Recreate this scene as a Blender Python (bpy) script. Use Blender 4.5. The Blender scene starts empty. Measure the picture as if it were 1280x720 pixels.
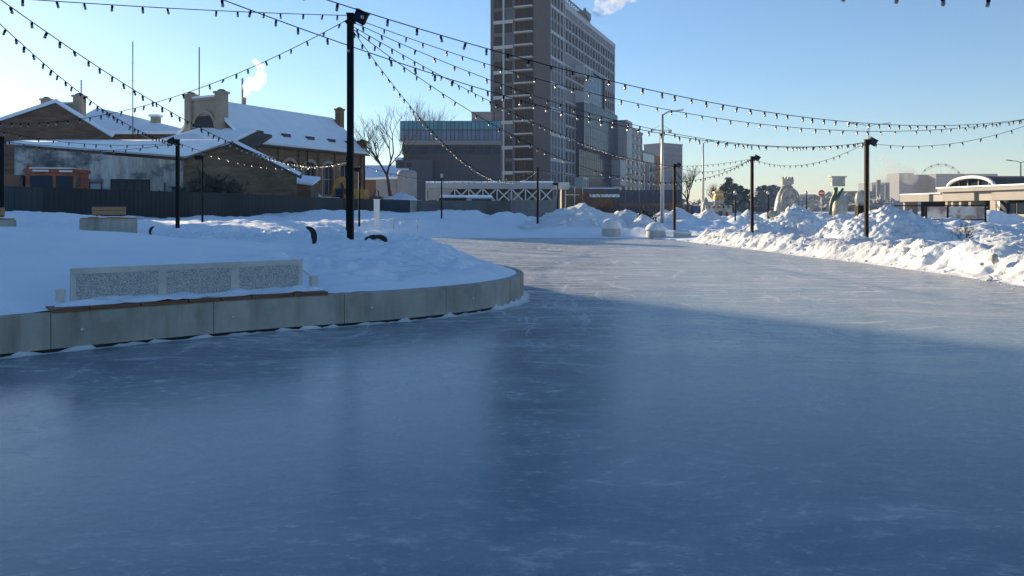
import bpy, bmesh, math, random
import numpy as np
from mathutils import Vector, Matrix
random.seed(7)
R = math.radians
sc = bpy.context.scene
COL = sc.collection
F, YH, CH = 985.0, 262.0, 1.65            # focal length in photo pixels, horizon row, eye height

def at(px, py, Y):                         # photo pixel + distance -> world point
    return Vector(((px - 640) / F * Y, Y, CH + (YH - py) / F * Y))
def xat(px, Y): return (px - 640) / F * Y
def zat(py, Y): return CH + (YH - py) / F * Y

# ------------------------------------------------------------------ noise
_P = np.random.RandomState(3).permutation(4096)
_G = np.random.RandomState(4).uniform(0, 2 * np.pi, 4096)
def gnoise(x, y, seed=0):
    x = np.asarray(x, float); y = np.asarray(y, float)
    xi = np.floor(x).astype(int); yi = np.floor(y).astype(int)
    xf = x - xi; yf = y - yi
    u = xf ** 3 * (xf * (xf * 6 - 15) + 10); v = yf ** 3 * (yf * (yf * 6 - 15) + 10)
    def g(ix, iy, dx, dy):
        a = _G[_P[(ix + _P[(iy + seed * 131) & 4095]) & 4095]]
        return np.cos(a) * dx + np.sin(a) * dy
    a = g(xi, yi, xf, yf); b = g(xi + 1, yi, xf - 1, yf)
    c = g(xi, yi + 1, xf, yf - 1); d = g(xi + 1, yi + 1, xf - 1, yf - 1)
    return 1.5 * ((a * (1 - u) + b * u) * (1 - v) + (c * (1 - u) + d * u) * v)
def fbm(x, y, o=4, seed=0, gain=.5):
    s = 0; a = 1; f = 1
    for i in range(o):
        s = s + a * gnoise(x * f + 17.3 * i, y * f - 9.1 * i, seed + i); a *= gain; f *= 2.03
    return s
def billow(x, y, o=3, seed=0):
    s = 0; a = 1; f = 1
    for i in range(o):
        s = s + a * (np.abs(gnoise(x * f + 31.7 * i, y * f + 5.3 * i, seed + i)) - .25); a *= .55; f *= 2.1
    return s
def ss(a, b, x):
    t = np.clip((x - a) / (b - a), 0, 1); return t * t * (3 - 2 * t)

# ------------------------------------------------------------------ materials
class NT:
    def __init__(s, name):
        s.m = bpy.data.materials.new(name); s.m.use_nodes = True
        s.t = s.m.node_tree; s.n = s.t.nodes
        s.b = s.n['Principled BSDF']; s.tc = s.n.new('ShaderNodeTexCoord')
    def node(s, typ, **kw):
        n = s.n.new(typ)
        for k, v in kw.items(): setattr(n, k, v)
        return n
    def link(s, a, b): s.t.links.new(a, b)
    def mapping(s, scale=(1, 1, 1), rot=(0, 0, 0), src=None):
        m = s.node('ShaderNodeMapping'); m.inputs['Scale'].default_value = scale; m.inputs['Rotation'].default_value = rot
        s.link(src or s.tc.outputs['Object'], m.inputs['Vector']); return m.outputs[0]
    def noise(s, scale, detail=4, rough=.55, vec=None, dist=0):
        n = s.node('ShaderNodeTexNoise'); n.inputs['Scale'].default_value = scale
        n.inputs['Detail'].default_value = detail; n.inputs['Roughness'].default_value = rough
        n.inputs['Distortion'].default_value = dist
        s.link(vec or s.tc.outputs['Object'], n.inputs['Vector']); return n.outputs['Fac']
    def ramp(s, fac, *stops):
        r = s.node('ShaderNodeValToRGB'); e = r.color_ramp.elements
        while len(e) < len(stops): e.new(.5)
        for el, (p, c) in zip(e, stops):
            el.position = p; el.color = (*c, 1) if len(c) == 3 else c
        s.link(fac, r.inputs[0]); return r.outputs[0]
    def mix(s, fac, a, b, blend='MIX'):
        m = s.node('ShaderNodeMix', data_type='RGBA', blend_type=blend)
        for sock, v in ((m.inputs['Factor'], fac), (m.inputs[6], a), (m.inputs[7], b)):
            if isinstance(v, (int, float)): sock.default_value = v
            elif isinstance(v, tuple): sock.default_value = (*v, 1)
            else: s.link(v, sock)
        return m.outputs[2]
    def math(s, op, a, b=0.0, clamp=False):
        m = s.node('ShaderNodeMath', operation=op, use_clamp=clamp)
        for sock, v in zip(m.inputs, (a, b)):
            if isinstance(v, (int, float)): sock.default_value = v
            else: s.link(v, sock)
        return m.outputs[0]
    def bump(s, h, strength=.3, dist=.02):
        b = s.node('ShaderNodeBump'); b.inputs['Strength'].default_value = strength; b.inputs['Distance'].default_value = dist
        s.link(h, b.inputs['Height']); s.link(b.outputs[0], s.b.inputs['Normal'])
    def set(s, **kw):
        for k, v in kw.items():
            sock = s.b.inputs[k]
            if isinstance(v, (int, float)): sock.default_value = v
            elif isinstance(v, tuple): sock.default_value = (*v, 1) if len(v) == 3 else v
            else: s.link(v, sock)
        return s
MATS = {}
def mat(name, col, rough=.7, metal=0, col2=None, scale=2.0, detail=5, bump=0, bscale=20, contrast=(.35, .65), stretch=(1, 1, 1), var=0):
    t = NT(name); t.set(Roughness=rough, Metallic=metal)
    c2 = col2 or tuple(v * .75 for v in col)
    v = t.mapping(stretch)
    f = t.noise(scale, detail, .6, v)
    t.set(**{'Base Color': t.ramp(f, (contrast[0], c2), (contrast[1], col))})
    if bump: t.bump(t.noise(bscale, 4, .6, v), bump, .03)
    if var:
        oi = t.node('ShaderNodeObjectInfo'); src = t.b.inputs['Base Color'].links[0].from_socket
        hv = t.node('ShaderNodeHueSaturation'); t.link(src, hv.inputs['Color']); t.link(t.math('ADD', t.math('MULTIPLY', oi.outputs['Random'], 2*var), 1-var), hv.inputs['Value']); t.link(hv.outputs[0], t.b.inputs['Base Color'])
    MATS[name] = t.m; return t.m
def glassmat(name, col, rough=.06, var=.5, spec=.5):
    t = NT(name); oi = t.node('ShaderNodeObjectInfo')
    f = t.math('ADD', t.math('MULTIPLY', oi.outputs['Random'], var), t.math('MULTIPLY', t.noise(.25, 3), var))
    t.set(**{'Base Color': t.mix(f, col, tuple(min(1, v * 2.2 + .006) for v in col)), 'Roughness': rough, 'IOR': 1.52, 'Specular IOR Level': spec})
    t.bump(t.noise(.6, 2), .06, .02)
    MATS[name] = t.m; return t.m

def snow_mat(name, bump=.5, big=6, col=(.82, .905, .975), col2=(.76, .86, .95)):
    t = NT(name)
    f = t.noise(.8, 6, .6)
    t.set(**{'Base Color': t.ramp(f, (.35, col2), (.6, col)), 'Roughness': .62, 'Specular IOR Level': .25})
    h = t.math('ADD', t.noise(big, 6, .62), t.math('MULTIPLY', t.noise(big * 7, 3, .6), .35))
    t.bump(h, bump, .06); MATS[name] = t.m; return t.m
snow_mat('snow_soft', .55, 5)
snow_mat('snow_rough', .6, 5, (.74, .80, .85), (.60, .65, .69))
snow_mat('snow_roof', .25, 2)

def ice_mat():
    t = NT('ice')
    O = t.tc.outputs['Object']
    def warped(sc_, amt):
        wn = t.node('ShaderNodeTexNoise'); wn.inputs['Scale'].default_value = sc_; wn.inputs['Detail'].default_value = 3
        wv = t.node('ShaderNodeVectorMath', operation='MULTIPLY_ADD'); t.link(O, wn.inputs['Vector'])
        t.link(wn.outputs['Color'], wv.inputs[0]); wv.inputs[1].default_value = (amt, amt, 0); t.link(O, wv.inputs[2]); return wv.outputs[0]
    W = warped(.30, 2.0)
    big = t.noise(.16, 4, .55, t.mapping((.8, 1.2, 1), (0, 0, R(14)), W))
    patch = t.noise(.7, 7, .68, t.mapping((.75, 1.2, 1), (0, 0, R(20)), W))
    fleck = t.noise(4.0, 7, .74, t.mapping((.75, 1.25, 1), (0, 0, R(35)), W))
    fleck2 = t.noise(10.0, 5, .72, t.mapping((.7, 1.3, 1), (0, 0, R(-30))))
    grain = t.noise(38, 3, .7)
    scr = t.noise(1.3, 9, .8, t.mapping((.28, 2.8, 1), (0, 0, R(48)), W))
    scr2 = t.noise(1.5, 9, .8, t.mapping((.30, 2.8, 1), (0, 0, R(-38)), W))
    scr3 = t.noise(1.2, 9, .8, t.mapping((2.6, .28, 1), (0, 0, R(8)), W))
    def lines(scale, rot, st, w, vec):
        v = t.node('ShaderNodeTexVoronoi', feature='DISTANCE_TO_EDGE'); v.inputs['Scale'].default_value = scale
        t.link(t.mapping(st, (0, 0, R(rot)), vec), v.inputs['Vector'])
        return t.math('SUBTRACT', 1, t.math('DIVIDE', v.outputs[0], w, True), True)
    W2 = warped(.8, .7)
    l1 = lines(.5, 20, (.4, 1.3, 1), .008, W2); l2 = lines(.6, -32, (.5, 1.3, 1), .008, W2); l3 = lines(.9, 65, (.4, 1.0, 1), .010, W2)
    brk = t.ramp(t.noise(.5, 4), (.44, (0, 0, 0)), (.62, (1, 1, 1)))
    lin = t.math('MULTIPLY', t.math('MAXIMUM', t.math('MAXIMUM', l1, l2), l3), brk)
    bw = lambda f, a, c: t.ramp(f, (a, (0, 0, 0)), (c, (1, 1, 1)))
    bf, pf, ff, f2 = bw(big, .38, .66), bw(patch, .44, .72), bw(fleck, .54, .72), bw(fleck2, .56, .74)
    sf = t.math('MAXIMUM', t.math('MAXIMUM', bw(scr, .53, .63), bw(scr2, .54, .64)), t.math('MULTIPLY', bw(scr3, .55, .65), .8))
    far = t.node('ShaderNodeSeparateXYZ'); t.link(O, far.inputs[0])
    sunlit_worn = t.math('ADD', t.math('MULTIPLY', bw(t.math('MULTIPLY', far.outputs[1], .025), .16, .46), 1.0), .08)   # far ice made paler to imitate sunlight on it, and more scratched
    frost = t.math('MULTIPLY', bf, .16)
    frost = t.math('ADD', frost, t.math('MULTIPLY', pf, .20))
    frost = t.math('ADD', frost, t.math('MULTIPLY', t.math('SUBTRACT', sunlit_worn, .08), .25))  # pale lift painting sunlight into the far ice colour
    frost = t.math('ADD', frost, t.math('MULTIPLY', sf, sunlit_worn))
    frost = t.math('ADD', frost, t.math('MULTIPLY', t.math('MAXIMUM', ff, f2), t.math('ADD', t.math('MULTIPLY', pf, .6), .34)))
    frost = t.math('ADD', frost, t.math('MULTIPLY', t.math('SUBTRACT', grain, .5), .22), True)
    base = t.mix(frost, ICE_DARK, ICE_LIGHT)
    base = t.mix(t.math('MULTIPLY', t.math('MULTIPLY', lin, sunlit_worn), .55), base, (.8, .83, .86))
    t.set(**{'Base Color': base, 'IOR': 1.31, 'Specular IOR Level': .5})
    t.set(Roughness=t.math('ADD', t.math('MULTIPLY', frost, .35), .15))
    h = t.math('ADD', t.math('MULTIPLY', patch, .5), t.math('ADD', t.math('MULTIPLY', fleck, .5), t.math('MULTIPLY', fleck2, .3)))
    t.bump(h, .16, .03)
    df = t.node('ShaderNodeBsdfDiffuse'); t.link(base, df.inputs['Color']); df.inputs['Roughness'].default_value = .6   # dull shaved-ice powder over the clear ice
    mx = t.node('ShaderNodeMixShader'); t.link(t.math('ADD', t.math('MULTIPLY', frost, 1.0), .10, True), mx.inputs[0])
    t.link(t.b.outputs[0], mx.inputs[1]); t.link(df.outputs[0], mx.inputs[2]); t.link(mx.outputs[0], t.n['Material Output'].inputs['Surface'])
    MATS['ice'] = t.m
ICE_DARK, ICE_LIGHT = (.085, .165, .225), (.84, .84, .82)
ice_mat()

def concrete_mat():
    t = NT('concrete')
    f = t.noise(1.2, 7, .65); g = t.noise(30, 3, .6)
    c = t.ramp(f, (.3, (.24, .225, .19)), (.5, (.38, .36, .315)), (.72, (.46, .44, .395)))
    st = t.ramp(t.noise(1.0, 4, .6, t.mapping((3.0, 3.0, .35))), (.48, (1, 1, 1)), (.7, (.62, .57, .5)))
    c = t.mix(1.0, c, st, 'MULTIPLY')
    t.set(**{'Base Color': t.mix(t.math('MULTIPLY', g, .25), c, (.2, .19, .17)), 'Roughness': .85})
    t.bump(g, .25, .01); MATS['concrete'] = t.m
concrete_mat()
def brick_mat(name, c1, c2, mortar, dirt=.5):
    t = NT(name)
    sx = t.node('ShaderNodeSeparateXYZ'); t.link(t.tc.outputs['Object'], sx.inputs[0])
    cx = t.node('ShaderNodeCombineXYZ'); t.link(t.math('ADD', sx.outputs[0], sx.outputs[1]), cx.inputs[0]); t.link(sx.outputs[2], cx.inputs[1])
    b = t.node('ShaderNodeTexBrick'); t.link(cx.outputs[0], b.inputs['Vector'])
    b.inputs['Scale'].default_value = 1.0; b.inputs['Brick Width'].default_value = .5; b.inputs['Row Height'].default_value = .16
    b.inputs['Mortar Size'].default_value = .018; b.inputs['Color1'].default_value = (*c1, 1); b.inputs['Color2'].default_value = (*c2, 1)
    b.inputs['Mortar'].default_value = (*mortar, 1)
    d = t.ramp(t.noise(.9, 7, .75, t.mapping((.45, .45, 2.6))), (.34, (.42, .40, .38)), (.5, (.85, .82, .8)), (.66, (1.35, 1.3, 1.2)))
    t.set(**{'Base Color': t.mix(dirt, b.outputs[0], t.mix(1.0, b.outputs[0], d, 'MULTIPLY')), 'Roughness': .9})
    t.bump(b.outputs['Fac'], .3, -.02); MATS[name] = t.m
brick_mat('brick', (.18, .095, .055), (.135, .07, .042), (.17, .14, .11), .8)
brick_mat('brick_tan', (.17, .11, .065), (.13, .08, .048), (.15, .125, .1), .8)
brick_mat('brick_old', (.19, .14, .085), (.15, .11, .07), (.16, .13, .1), 1)
def plaster_mat():
    t = NT('old_plaster')
    f = t.noise(.35, 8, .7, t.mapping((1, 1, 1.4)))
    c = t.ramp(f, (.36, (.11, .12, .12)), (.46, (.27, .28, .28)), (.52, (.50, .50, .48)), (.75, (.58, .58, .55)))
    s = t.ramp(t.noise(.8, 5, .7, t.mapping((1.6, 1.6, .25))), (.42, (.55, .55, .54)), (.6, (1, 1, 1)))
    t.set(**{'Base Color': t.mix(1, c, s, 'MULTIPLY'), 'Roughness': .9}); MATS['old_plaster'] = t.m
plaster_mat()
def perforated_mat():
    t = NT('perforated_metal')
    n = t.noise(64, 3, .75); m = t.noise(150, 2, .6)
    f = t.math('ADD', t.math('MULTIPLY', n, .75), t.math('MULTIPLY', m, .25))
    t.set(**{'Base Color': t.ramp(f, (.42, (.20, .205, .21)), (.58, (.50, .495, .475))), 'Roughness': .55})
    t.bump(f, .4, .01); MATS['perforated_metal'] = t.m
perforated_mat()
def wood_mat():
    t = NT('wood')
    g = t.noise(3, 6, .65, t.mapping((1, 8, 8)))
    t.set(**{'Base Color': t.ramp(g, (.3, (.10, .035, .018)), (.7, (.22, .085, .04))), 'Roughness': .6}); t.bump(g, .2, .01)
    MATS['wood'] = t.m
wood_mat()
def bench_wood():
    t = NT('pale_wood'); g = t.noise(3, 6, .65, t.mapping((1, 6, 8)))
    t.set(**{'Base Color': t.ramp(g, (.3, (.26, .13, .055)), (.7, (.42, .23, .11))), 'Roughness': .6}); MATS['pale_wood'] = t.m
bench_wood()
mat('white_metal', (.58, .56, .52), .5, 0, (.41, .39, .365), 1.5)
mat('black_metal', (.006, .006, .007), .6, 0, (.009, .009, .010), 3).node_tree.nodes['Principled BSDF'].inputs['Specular IOR Level'].default_value = .08
mat('galvanised', (.5, .5, .48), .45, .4, (.38, .38, .37), 4)
mat('black_rubber', (.012, .012, .014), .75, 0, (.02, .02, .02), 5, bump=.3)
mat('black_cloth', (.015, .015, .018), .9, 0, (.03, .03, .03), 9, bump=.5)
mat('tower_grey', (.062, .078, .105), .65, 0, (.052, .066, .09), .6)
mat('tower_white', (.36, .40, .46), .6, 0, (.37, .39, .41), .5)
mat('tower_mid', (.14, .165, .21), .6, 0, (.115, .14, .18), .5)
mat('balcony_dark', (.022, .032, .05), .6, 0, (.025, .03, .04), .5)
mat('panel_dark', (.030, .052, .085), .6, 0, (.024, .041, .068), .4)
mat('panel_black', (.022, .030, .045), .55, 0, (.016, .022, .034), .6)
mat('panel_grey', (.17, .19, .22), .6, 0, (.18, .19, .2), .6)
mat('fascia_grey', (.34, .355, .37), .55, 0, (.29, .3, .32), .5)
mat('fence_dark', (.022, .030, .034), .75, 0, (.014, .02, .024), .7, stretch=(1, 1, .3), var=.35)
mat('fence_grey', (.11, .115, .115), .8, 0, (.07, .075, .075), .8, var=.3)
mat('fence_mesh_grey', (.16, .18, .19), .7, 0, (.11, .12, .13), 2)
mat('truss_white', (.55, .55, .53), .5, 0, (.48, .48, .46), 1)
mat('beige', (.29, .285, .28), .75, 0, (.25, .245, .24), .5)
mat('beige_grey', (.34, .33, .32), .75, 0, (.29, .28, .27), .5)
mat('orange_paint', (.36, .10, .035), .6, 0, (.2, .05, .025), 1.2)
mat('yellow_paint', (.55, .27, .03), .5, 0, (.38, .18, .025), 1.5)
mat('blue_paint', (.03, .09, .26), .4, 0, (.02, .06, .18), 2)
mat('dark_paint', (.03, .035, .045), .4, 0, (.02, .022, .03), 2)
mat('red_paint', (.5, .03, .04), .5, 0, (.42, .025, .03), 3)
mat('white_paint', (.78, .78, .76), .5, 0, (.7, .7, .68), 3)
mat('green_paint', (.03, .10, .075), .5, 0, (.02, .07, .05), 3)
mat('bark', (.05, .038, .03), .9, 0, (.03, .024, .02), 3)
mat('twig_brown', (.11, .07, .05), .9, 0, (.07, .045, .035), 3)
mat('needles', (.24, .27, .26), .85, 0, (.11, .14, .13), 1.2)  # lightened so that haze sits in the needle colour
mat('dark_needles', (.05, .07, .05), .85, 0, (.02, .035, .028), 1.2)
mat('needles_hazed', (.38, .41, .43), .85, 0, (.2, .23, .25), 1.2)  # paler still, distance haze put into the colour of far trees
mat('concrete_light', (.46, .45, .43), .8, 0, (.47, .46, .44), 2)
mat('far_block', (.17, .19, .23), .8, 0, (.14, .16, .20), .05)
mat('far_block_pale', (.42, .42, .42), .8, 0, (.35, .35, .36), .05)
mat('brown_cladding', (.2, .1, .06), .7, 0, (.15, .075, .045), .3)
mat('roof_dark', (.06, .06, .065), .8, 0, (.04, .04, .045), 1)
mat('trim_stone', (.33, .28, .22), .8, 0, (.26, .22, .17), 1)
glassmat('glass_dark', (.005, .014, .032), .12, .35, .10)
glassmat('glass_curtain', (.07, .075, .08), .15, .5, .2)
glassmat('glass_sky', (.03, .05, .08), .06, .5, .5)
glassmat('glass_teal', (.0, .042, .085), .15, .5, .10)
glassmat('glass_teal_dark', (.0, .022, .050), .15, .5, .08)
glassmat('glass_blue', (.05, .10, .17), .1, .4, .3)
glassmat('glass_bright', (.022, .12, .17), .1, .6, .25)
def poster_mat():
    t = NT('poster_board'); t.set(**{'Base Color': t.ramp(t.noise(1.1, 3, .5), (.4, (.3, .2, .18)), (.5, (.55, .5, .46)), (.6, (.62, .6, .58)), (.7, (.3, .33, .36))), 'Roughness': .4}); MATS['poster_board'] = t.m
poster_mat()
def ice_sculpt():
    t = NT('carved_ice'); f = t.noise(1.6, 5, .6)
    t.set(**{'Base Color': t.ramp(f, (.35, (.36, .38, .37)), (.65, (.6, .58, .52))), 'Roughness': .3, 'Transmission Weight': .35, 'IOR': 1.31})
    t.bump(t.noise(2.6, 4, .6), .8, .12); MATS['carved_ice'] = t.m
ice_sculpt()
def bulb_mat():
    t = NT('bulb_glass'); t.set(**{'Base Color': (.20, .20, .20), 'Roughness': .3, 'Transmission Weight': .8, 'IOR': 1.2, 'Specular IOR Level': .12}); MATS['bulb_glass'] = t.m
bulb_mat()
def lampface():
    t = NT('lamp_lens'); t.set(**{'Base Color': (.7, .72, .72), 'Roughness': .15, 'Metallic': .2}); MATS['lamp_lens'] = t.m
lampface()
def zebra():
    t = NT('diagonal_stripes'); w = t.node('ShaderNodeTexWave', wave_type='BANDS', bands_direction='DIAGONAL'); w.inputs['Scale'].default_value = .7
    t.link(t.tc.outputs['Object'], w.inputs['Vector'])
    t.set(**{'Base Color': t.ramp(w.outputs[1], (.48, (.02, .02, .02)), (.52, (.8, .8, .78))), 'Roughness': .5}); MATS['diagonal_stripes'] = t.m
zebra()

# ------------------------------------------------------------------ mesh builder
class MB:
    def __init__(s): s.v = []; s.f = []; s.mi = []; s.sm = []; s.xf = None
    def add(s, vs, fs, m=0, smooth=False):
        o = len(s.v)
        if s.xf is not None: vs = [s.xf @ Vector(v) for v in vs]
        s.v += [tuple(v) for v in vs]; s.f += [tuple(i + o for i in f) for f in fs]
        s.mi += [m] * len(fs); s.sm += [smooth] * len(fs); return s
    def box(s, x0, x1, y0, y1, z0, z1, m=0):
        return s.add([(x0,y0,z0),(x1,y0,z0),(x1,y1,z0),(x0,y1,z0),(x0,y0,z1),(x1,y0,z1),(x1,y1,z1),(x0,y1,z1)],
                     [(0,3,2,1),(4,5,6,7),(0,1,5,4),(1,2,6,5),(2,3,7,6),(3,0,4,7)], m)
    def bar(s, a, b, w, h=None, m=0):       # rectangular bar from a to b
        a = Vector(a); b = Vector(b); h = h or w
        d = (b - a).normalized(); up = Vector((0, 0, 1)) if abs(d.z) < .95 else Vector((1, 0, 0))
        x = d.cross(up).normalized(); y = x.cross(d)
        q = [x * (w/2 * i) + y * (h/2 * j) for i, j in ((-1,-1),(1,-1),(1,1),(-1,1))]
        return s.add([a + c for c in q] + [b + c for c in q], [(3,2,1,0),(4,5,6,7),(0,1,5,4),(1,2,6,5),(2,3,7,6),(3,0,4,7)], m)
    def tube(s, pts, r, n=8, m=0, cap=True):
        pts = [Vector(p) for p in pts]; rs = r if isinstance(r, (list, tuple)) else [r] * len(pts)
        vs = []; fs = []; px = None
        for i, p in enumerate(pts):
            d = (pts[min(i + 1, len(pts) - 1)] - pts[max(i - 1, 0)]).normalized()
            if px is None:
                up = Vector((0, 0, 1)) if abs(d.z) < .9 else Vector((1, 0, 0)); px = d.cross(up).normalized()
            px = (px - d * px.dot(d)).normalized(); py = d.cross(px)
            for k in range(n):
                a = 2 * math.pi * k / n; vs.append(p + (px * math.cos(a) + py * math.sin(a)) * rs[i])
        for i in range(len(pts) - 1):
            for k in range(n):
                k2 = (k + 1) % n; fs.append((i*n+k, i*n+k2, (i+1)*n+k2, (i+1)*n+k))
        if cap: fs.append(tuple(range(n - 1, -1, -1))); fs.append(tuple(range((len(pts)-1)*n, len(pts)*n)))
        return s.add(vs, fs, m, True)
    def lathe(s, prof, n=16, c=(0, 0, 0), m=0, smooth=True):
        vs = []; fs = []
        for r, z in prof:
            for k in range(n):
                a = 2*math.pi*k/n; vs.append((c[0]+r*math.cos(a), c[1]+r*math.sin(a), c[2]+z))
        for i in range(len(prof)-1):
            for k in range(n):
                k2 = (k+1) % n; fs.append((i*n+k, i*n+k2, (i+1)*n+k2, (i+1)*n+k))
        fs.append(tuple(range(n-1, -1, -1))); fs.append(tuple(range((len(prof)-1)*n, len(prof)*n)))
        return s.add(vs, fs, m, smooth)
    def prism(s, poly, z0, z1, m=0):        # vertical prism on a counter-clockwise plan polygon; z may be lists
        n = len(poly); z0 = z0 if isinstance(z0, (list, tuple)) else [z0]*n; z1 = z1 if isinstance(z1, (list, tuple)) else [z1]*n
        vs = [(p[0], p[1], z0[i]) for i, p in enumerate(poly)] + [(p[0], p[1], z1[i]) for i, p in enumerate(poly)]
        fs = [tuple(range(n-1, -1, -1)), tuple(range(n, 2*n))] + [(i, (i+1) % n, n+(i+1) % n, n+i) for i in range(n)]
        return s.add(vs, fs, m)
    def slab(s, pts, th, m=0):              # thick polygon sheet, thickness along -normal
        pts = [Vector(p) for p in pts]; nr = (pts[1]-pts[0]).cross(pts[2]-pts[0]).normalized(); n = len(pts)
        return s.add(pts + [p - nr*th for p in pts], [tuple(range(n)), tuple(range(2*n-1, n-1, -1))] + [(i, n+i, n+(i+1) % n, (i+1) % n) for i in range(n)], m)
    def ball(s, c, r, n=10, m=0, sz=1.0, jit=0):
        vs = []; fs = []; h = n // 2 + 1
        for i in range(h + 1):
            th = math.pi * i / h
            for k in range(n):
                a = 2*math.pi*k/n; q = r * (1 + random.uniform(-jit, jit))
                vs.append((c[0]+q*math.sin(th)*math.cos(a), c[1]+q*math.sin(th)*math.sin(a), c[2]+q*sz*math.cos(th)))
        for i in range(h):
            for k in range(n):
                k2 = (k+1) % n; fs.append((i*n+k, (i+1)*n+k, (i+1)*n+k2, i*n+k2))
        return s.add(vs, fs, m, True)
    def mesh(s, name, mats):
        me = bpy.data.meshes.new(name); me.from_pydata(s.v, [], s.f)
        me.polygons.foreach_set('material_index', s.mi); me.polygons.foreach_set('use_smooth', s.sm)
        for m in ([mats] if isinstance(mats, str) else mats): me.materials.append(MATS[m])
        me.update(); return me
    def build(s, name, mats, parent=None, label=None, cat=None, group=None, kind=None, loc=None, rz=0):
        o = bpy.data.objects.new(name, s.mesh(name, mats)); COL.objects.link(o)
        if parent: o.parent = parent
        if loc is not None: o.location = loc
        if rz: o.rotation_euler = (0, 0, rz)
        tag(o, label, cat, group, kind); return o
def tag(o, label=None, cat=None, group=None, kind=None):
    if label: o['label'] = label
    if cat: o['category'] = cat
    if group: o['group'] = group
    if kind: o['kind'] = kind
def thing(name, label, cat, loc=(0, 0, 0), rz=0, group=None):
    o = bpy.data.objects.new(name, None); COL.objects.link(o); o.empty_display_size = .3
    o.location = loc; o.rotation_euler = (0, 0, rz); tag(o, label, cat, group); return o
def inst(name, me, parent, loc=(0, 0, 0), rot=(0, 0, 0), scale=(1, 1, 1)):
    o = bpy.data.objects.new(name, me); COL.objects.link(o); o.parent = parent
    o.location = loc; o.rotation_euler = rot; o.scale = scale; return o
def grid_mesh(name, X, Y, Z, matname, smooth=True):
    n, m = X.shape; v = np.stack([X, Y, Z], -1).reshape(-1, 3)
    i = np.arange(n*m).reshape(n, m)
    f = np.stack([i[:-1, :-1], i[:-1, 1:], i[1:, 1:], i[1:, :-1]], -1).reshape(-1, 4)
    me = bpy.data.meshes.new(name); me.vertices.add(len(v)); me.vertices.foreach_set('co', v.ravel())
    me.loops.add(f.size); me.loops.foreach_set('vertex_index', f.ravel())
    me.polygons.add(len(f)); me.polygons.foreach_set('loop_start', np.arange(0, f.size, 4)); me.polygons.foreach_set('loop_total', np.full(len(f), 4))
    me.polygons.foreach_set('use_smooth', np.full(len(f), smooth)); me.materials.append(MATS[matname]); me.update(calc_edges=True); me.validate()
    o = bpy.data.objects.new(name, me); COL.objects.link(o); return o

CHUNKS = []
# ------------------------------------------------------------------ facade with real openings
def facade(mb, O, ang, W, z0, z1, holes, depth=.25, m=0):
    us = sorted({0, W} | {h[0] for h in holes} | {h[1] for h in holes}); zs = sorted({z0, z1} | {h[2] for h in holes} | {h[3] for h in holes})
    c, s_ = math.cos(ang), math.sin(ang)
    T = lambda u, v, z: (O[0] + c*u - s_*v, O[1] + s_*u + c*v, z)
    # solid cells, merged along u
    for k in range(len(zs)-1):
        zc = (zs[k]+zs[k+1])/2; run = None
        for i in range(len(us)):
            uc = (us[i]+us[i+1])/2 if i < len(us)-1 else None
            solid = uc is not None and not any(h[0] < uc < h[1] and h[2] < zc < h[3] for h in holes)
            if solid and run is None: run = us[i]
            if not solid and run is not None:
                mb.add([T(run,0,zs[k]),T(us[i],0,zs[k]),T(us[i],0,zs[k+1]),T(run,0,zs[k+1])], [(0,1,2,3)], m); run = None
    for a, b, q, r in holes:
        P = [T(a,0,q),T(b,0,q),T(b,0,r),T(a,0,r)]; Q = [T(a,depth,q),T(b,depth,q),T(b,depth,r),T(a,depth,r)]
        mb.add(P+Q, [(0,4,5,1),(1,5,6,2),(2,6,7,3),(3,7,4,0)], m)
_WC = {}; WR = random.Random(17)
def win_mesh(w, h, frame, glass, mull=(1, 1), fw=.07):
    key = (round(w, 2), round(h, 2), frame, glass, mull)
    if key not in _WC:
        f = MB(); f.box(0, fw, -.03, .05, 0, h); f.box(w-fw, w, -.03, .05, 0, h); f.box(fw, w-fw, -.03, .05, 0, fw); f.box(fw, w-fw, -.03, .05, h-fw, h)
        for i in range(1, mull[0]): f.box(w*i/mull[0]-fw/2, w*i/mull[0]+fw/2, -.03, .05, fw, h-fw)
        for j in range(1, mull[1]): f.box(fw, w-fw, -.027, .047, h*j/mull[1]-fw/2, h*j/mull[1]+fw/2)
        g = MB(); g.box(fw*.5, w-fw*.5, 0, .03, fw*.5, h-fw*.5)
        _WC[key] = (f.mesh('window', frame), g.mesh('pane', glass))
    return _WC[key]
def windows(root, O, ang, holes, frame, glass, depth=.25, mull=(1, 1), fw=.07, name='window', pane=True):
    c, s_ = math.cos(ang), math.sin(ang)
    for a, b, q, r in holes:
        fm, gm = win_mesh(b-a, r-q, frame, glass, mull, fw)
        d = depth - .06; L = (O[0]+c*a-s_*d, O[1]+s_*a+c*d, q)
        if pane:
            w = inst(name, fm, root, L, (0, 0, ang)); rv = WR.random()
            if rv < .22: gm = win_mesh(b-a, r-q, frame, 'glass_curtain' if rv < .09 else 'glass_sky', mull, fw)[1]
            inst('pane', gm, w)
        else:
            inst(name, gm, root, L, (0, 0, ang))
def rest_windows(root, sets, mats, name='window'):   # windows past the cap: one part
    mb = MB()
    for O, ang, holes, depth in sets:
        c, s_ = math.cos(ang), math.sin(ang)
        for a, b, q, r in holes:
            d = depth - .05; T = lambda u, v, z: (O[0]+c*u-s_*v, O[1]+s_*u+c*v, z)
            mb.add([T(a,d,q),T(b,d,q),T(b,d,r),T(a,d,r)], [(0,1,2,3)])
    o = mb.build(name, mats, root); o['kind'] = 'stuff'; return o
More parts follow.
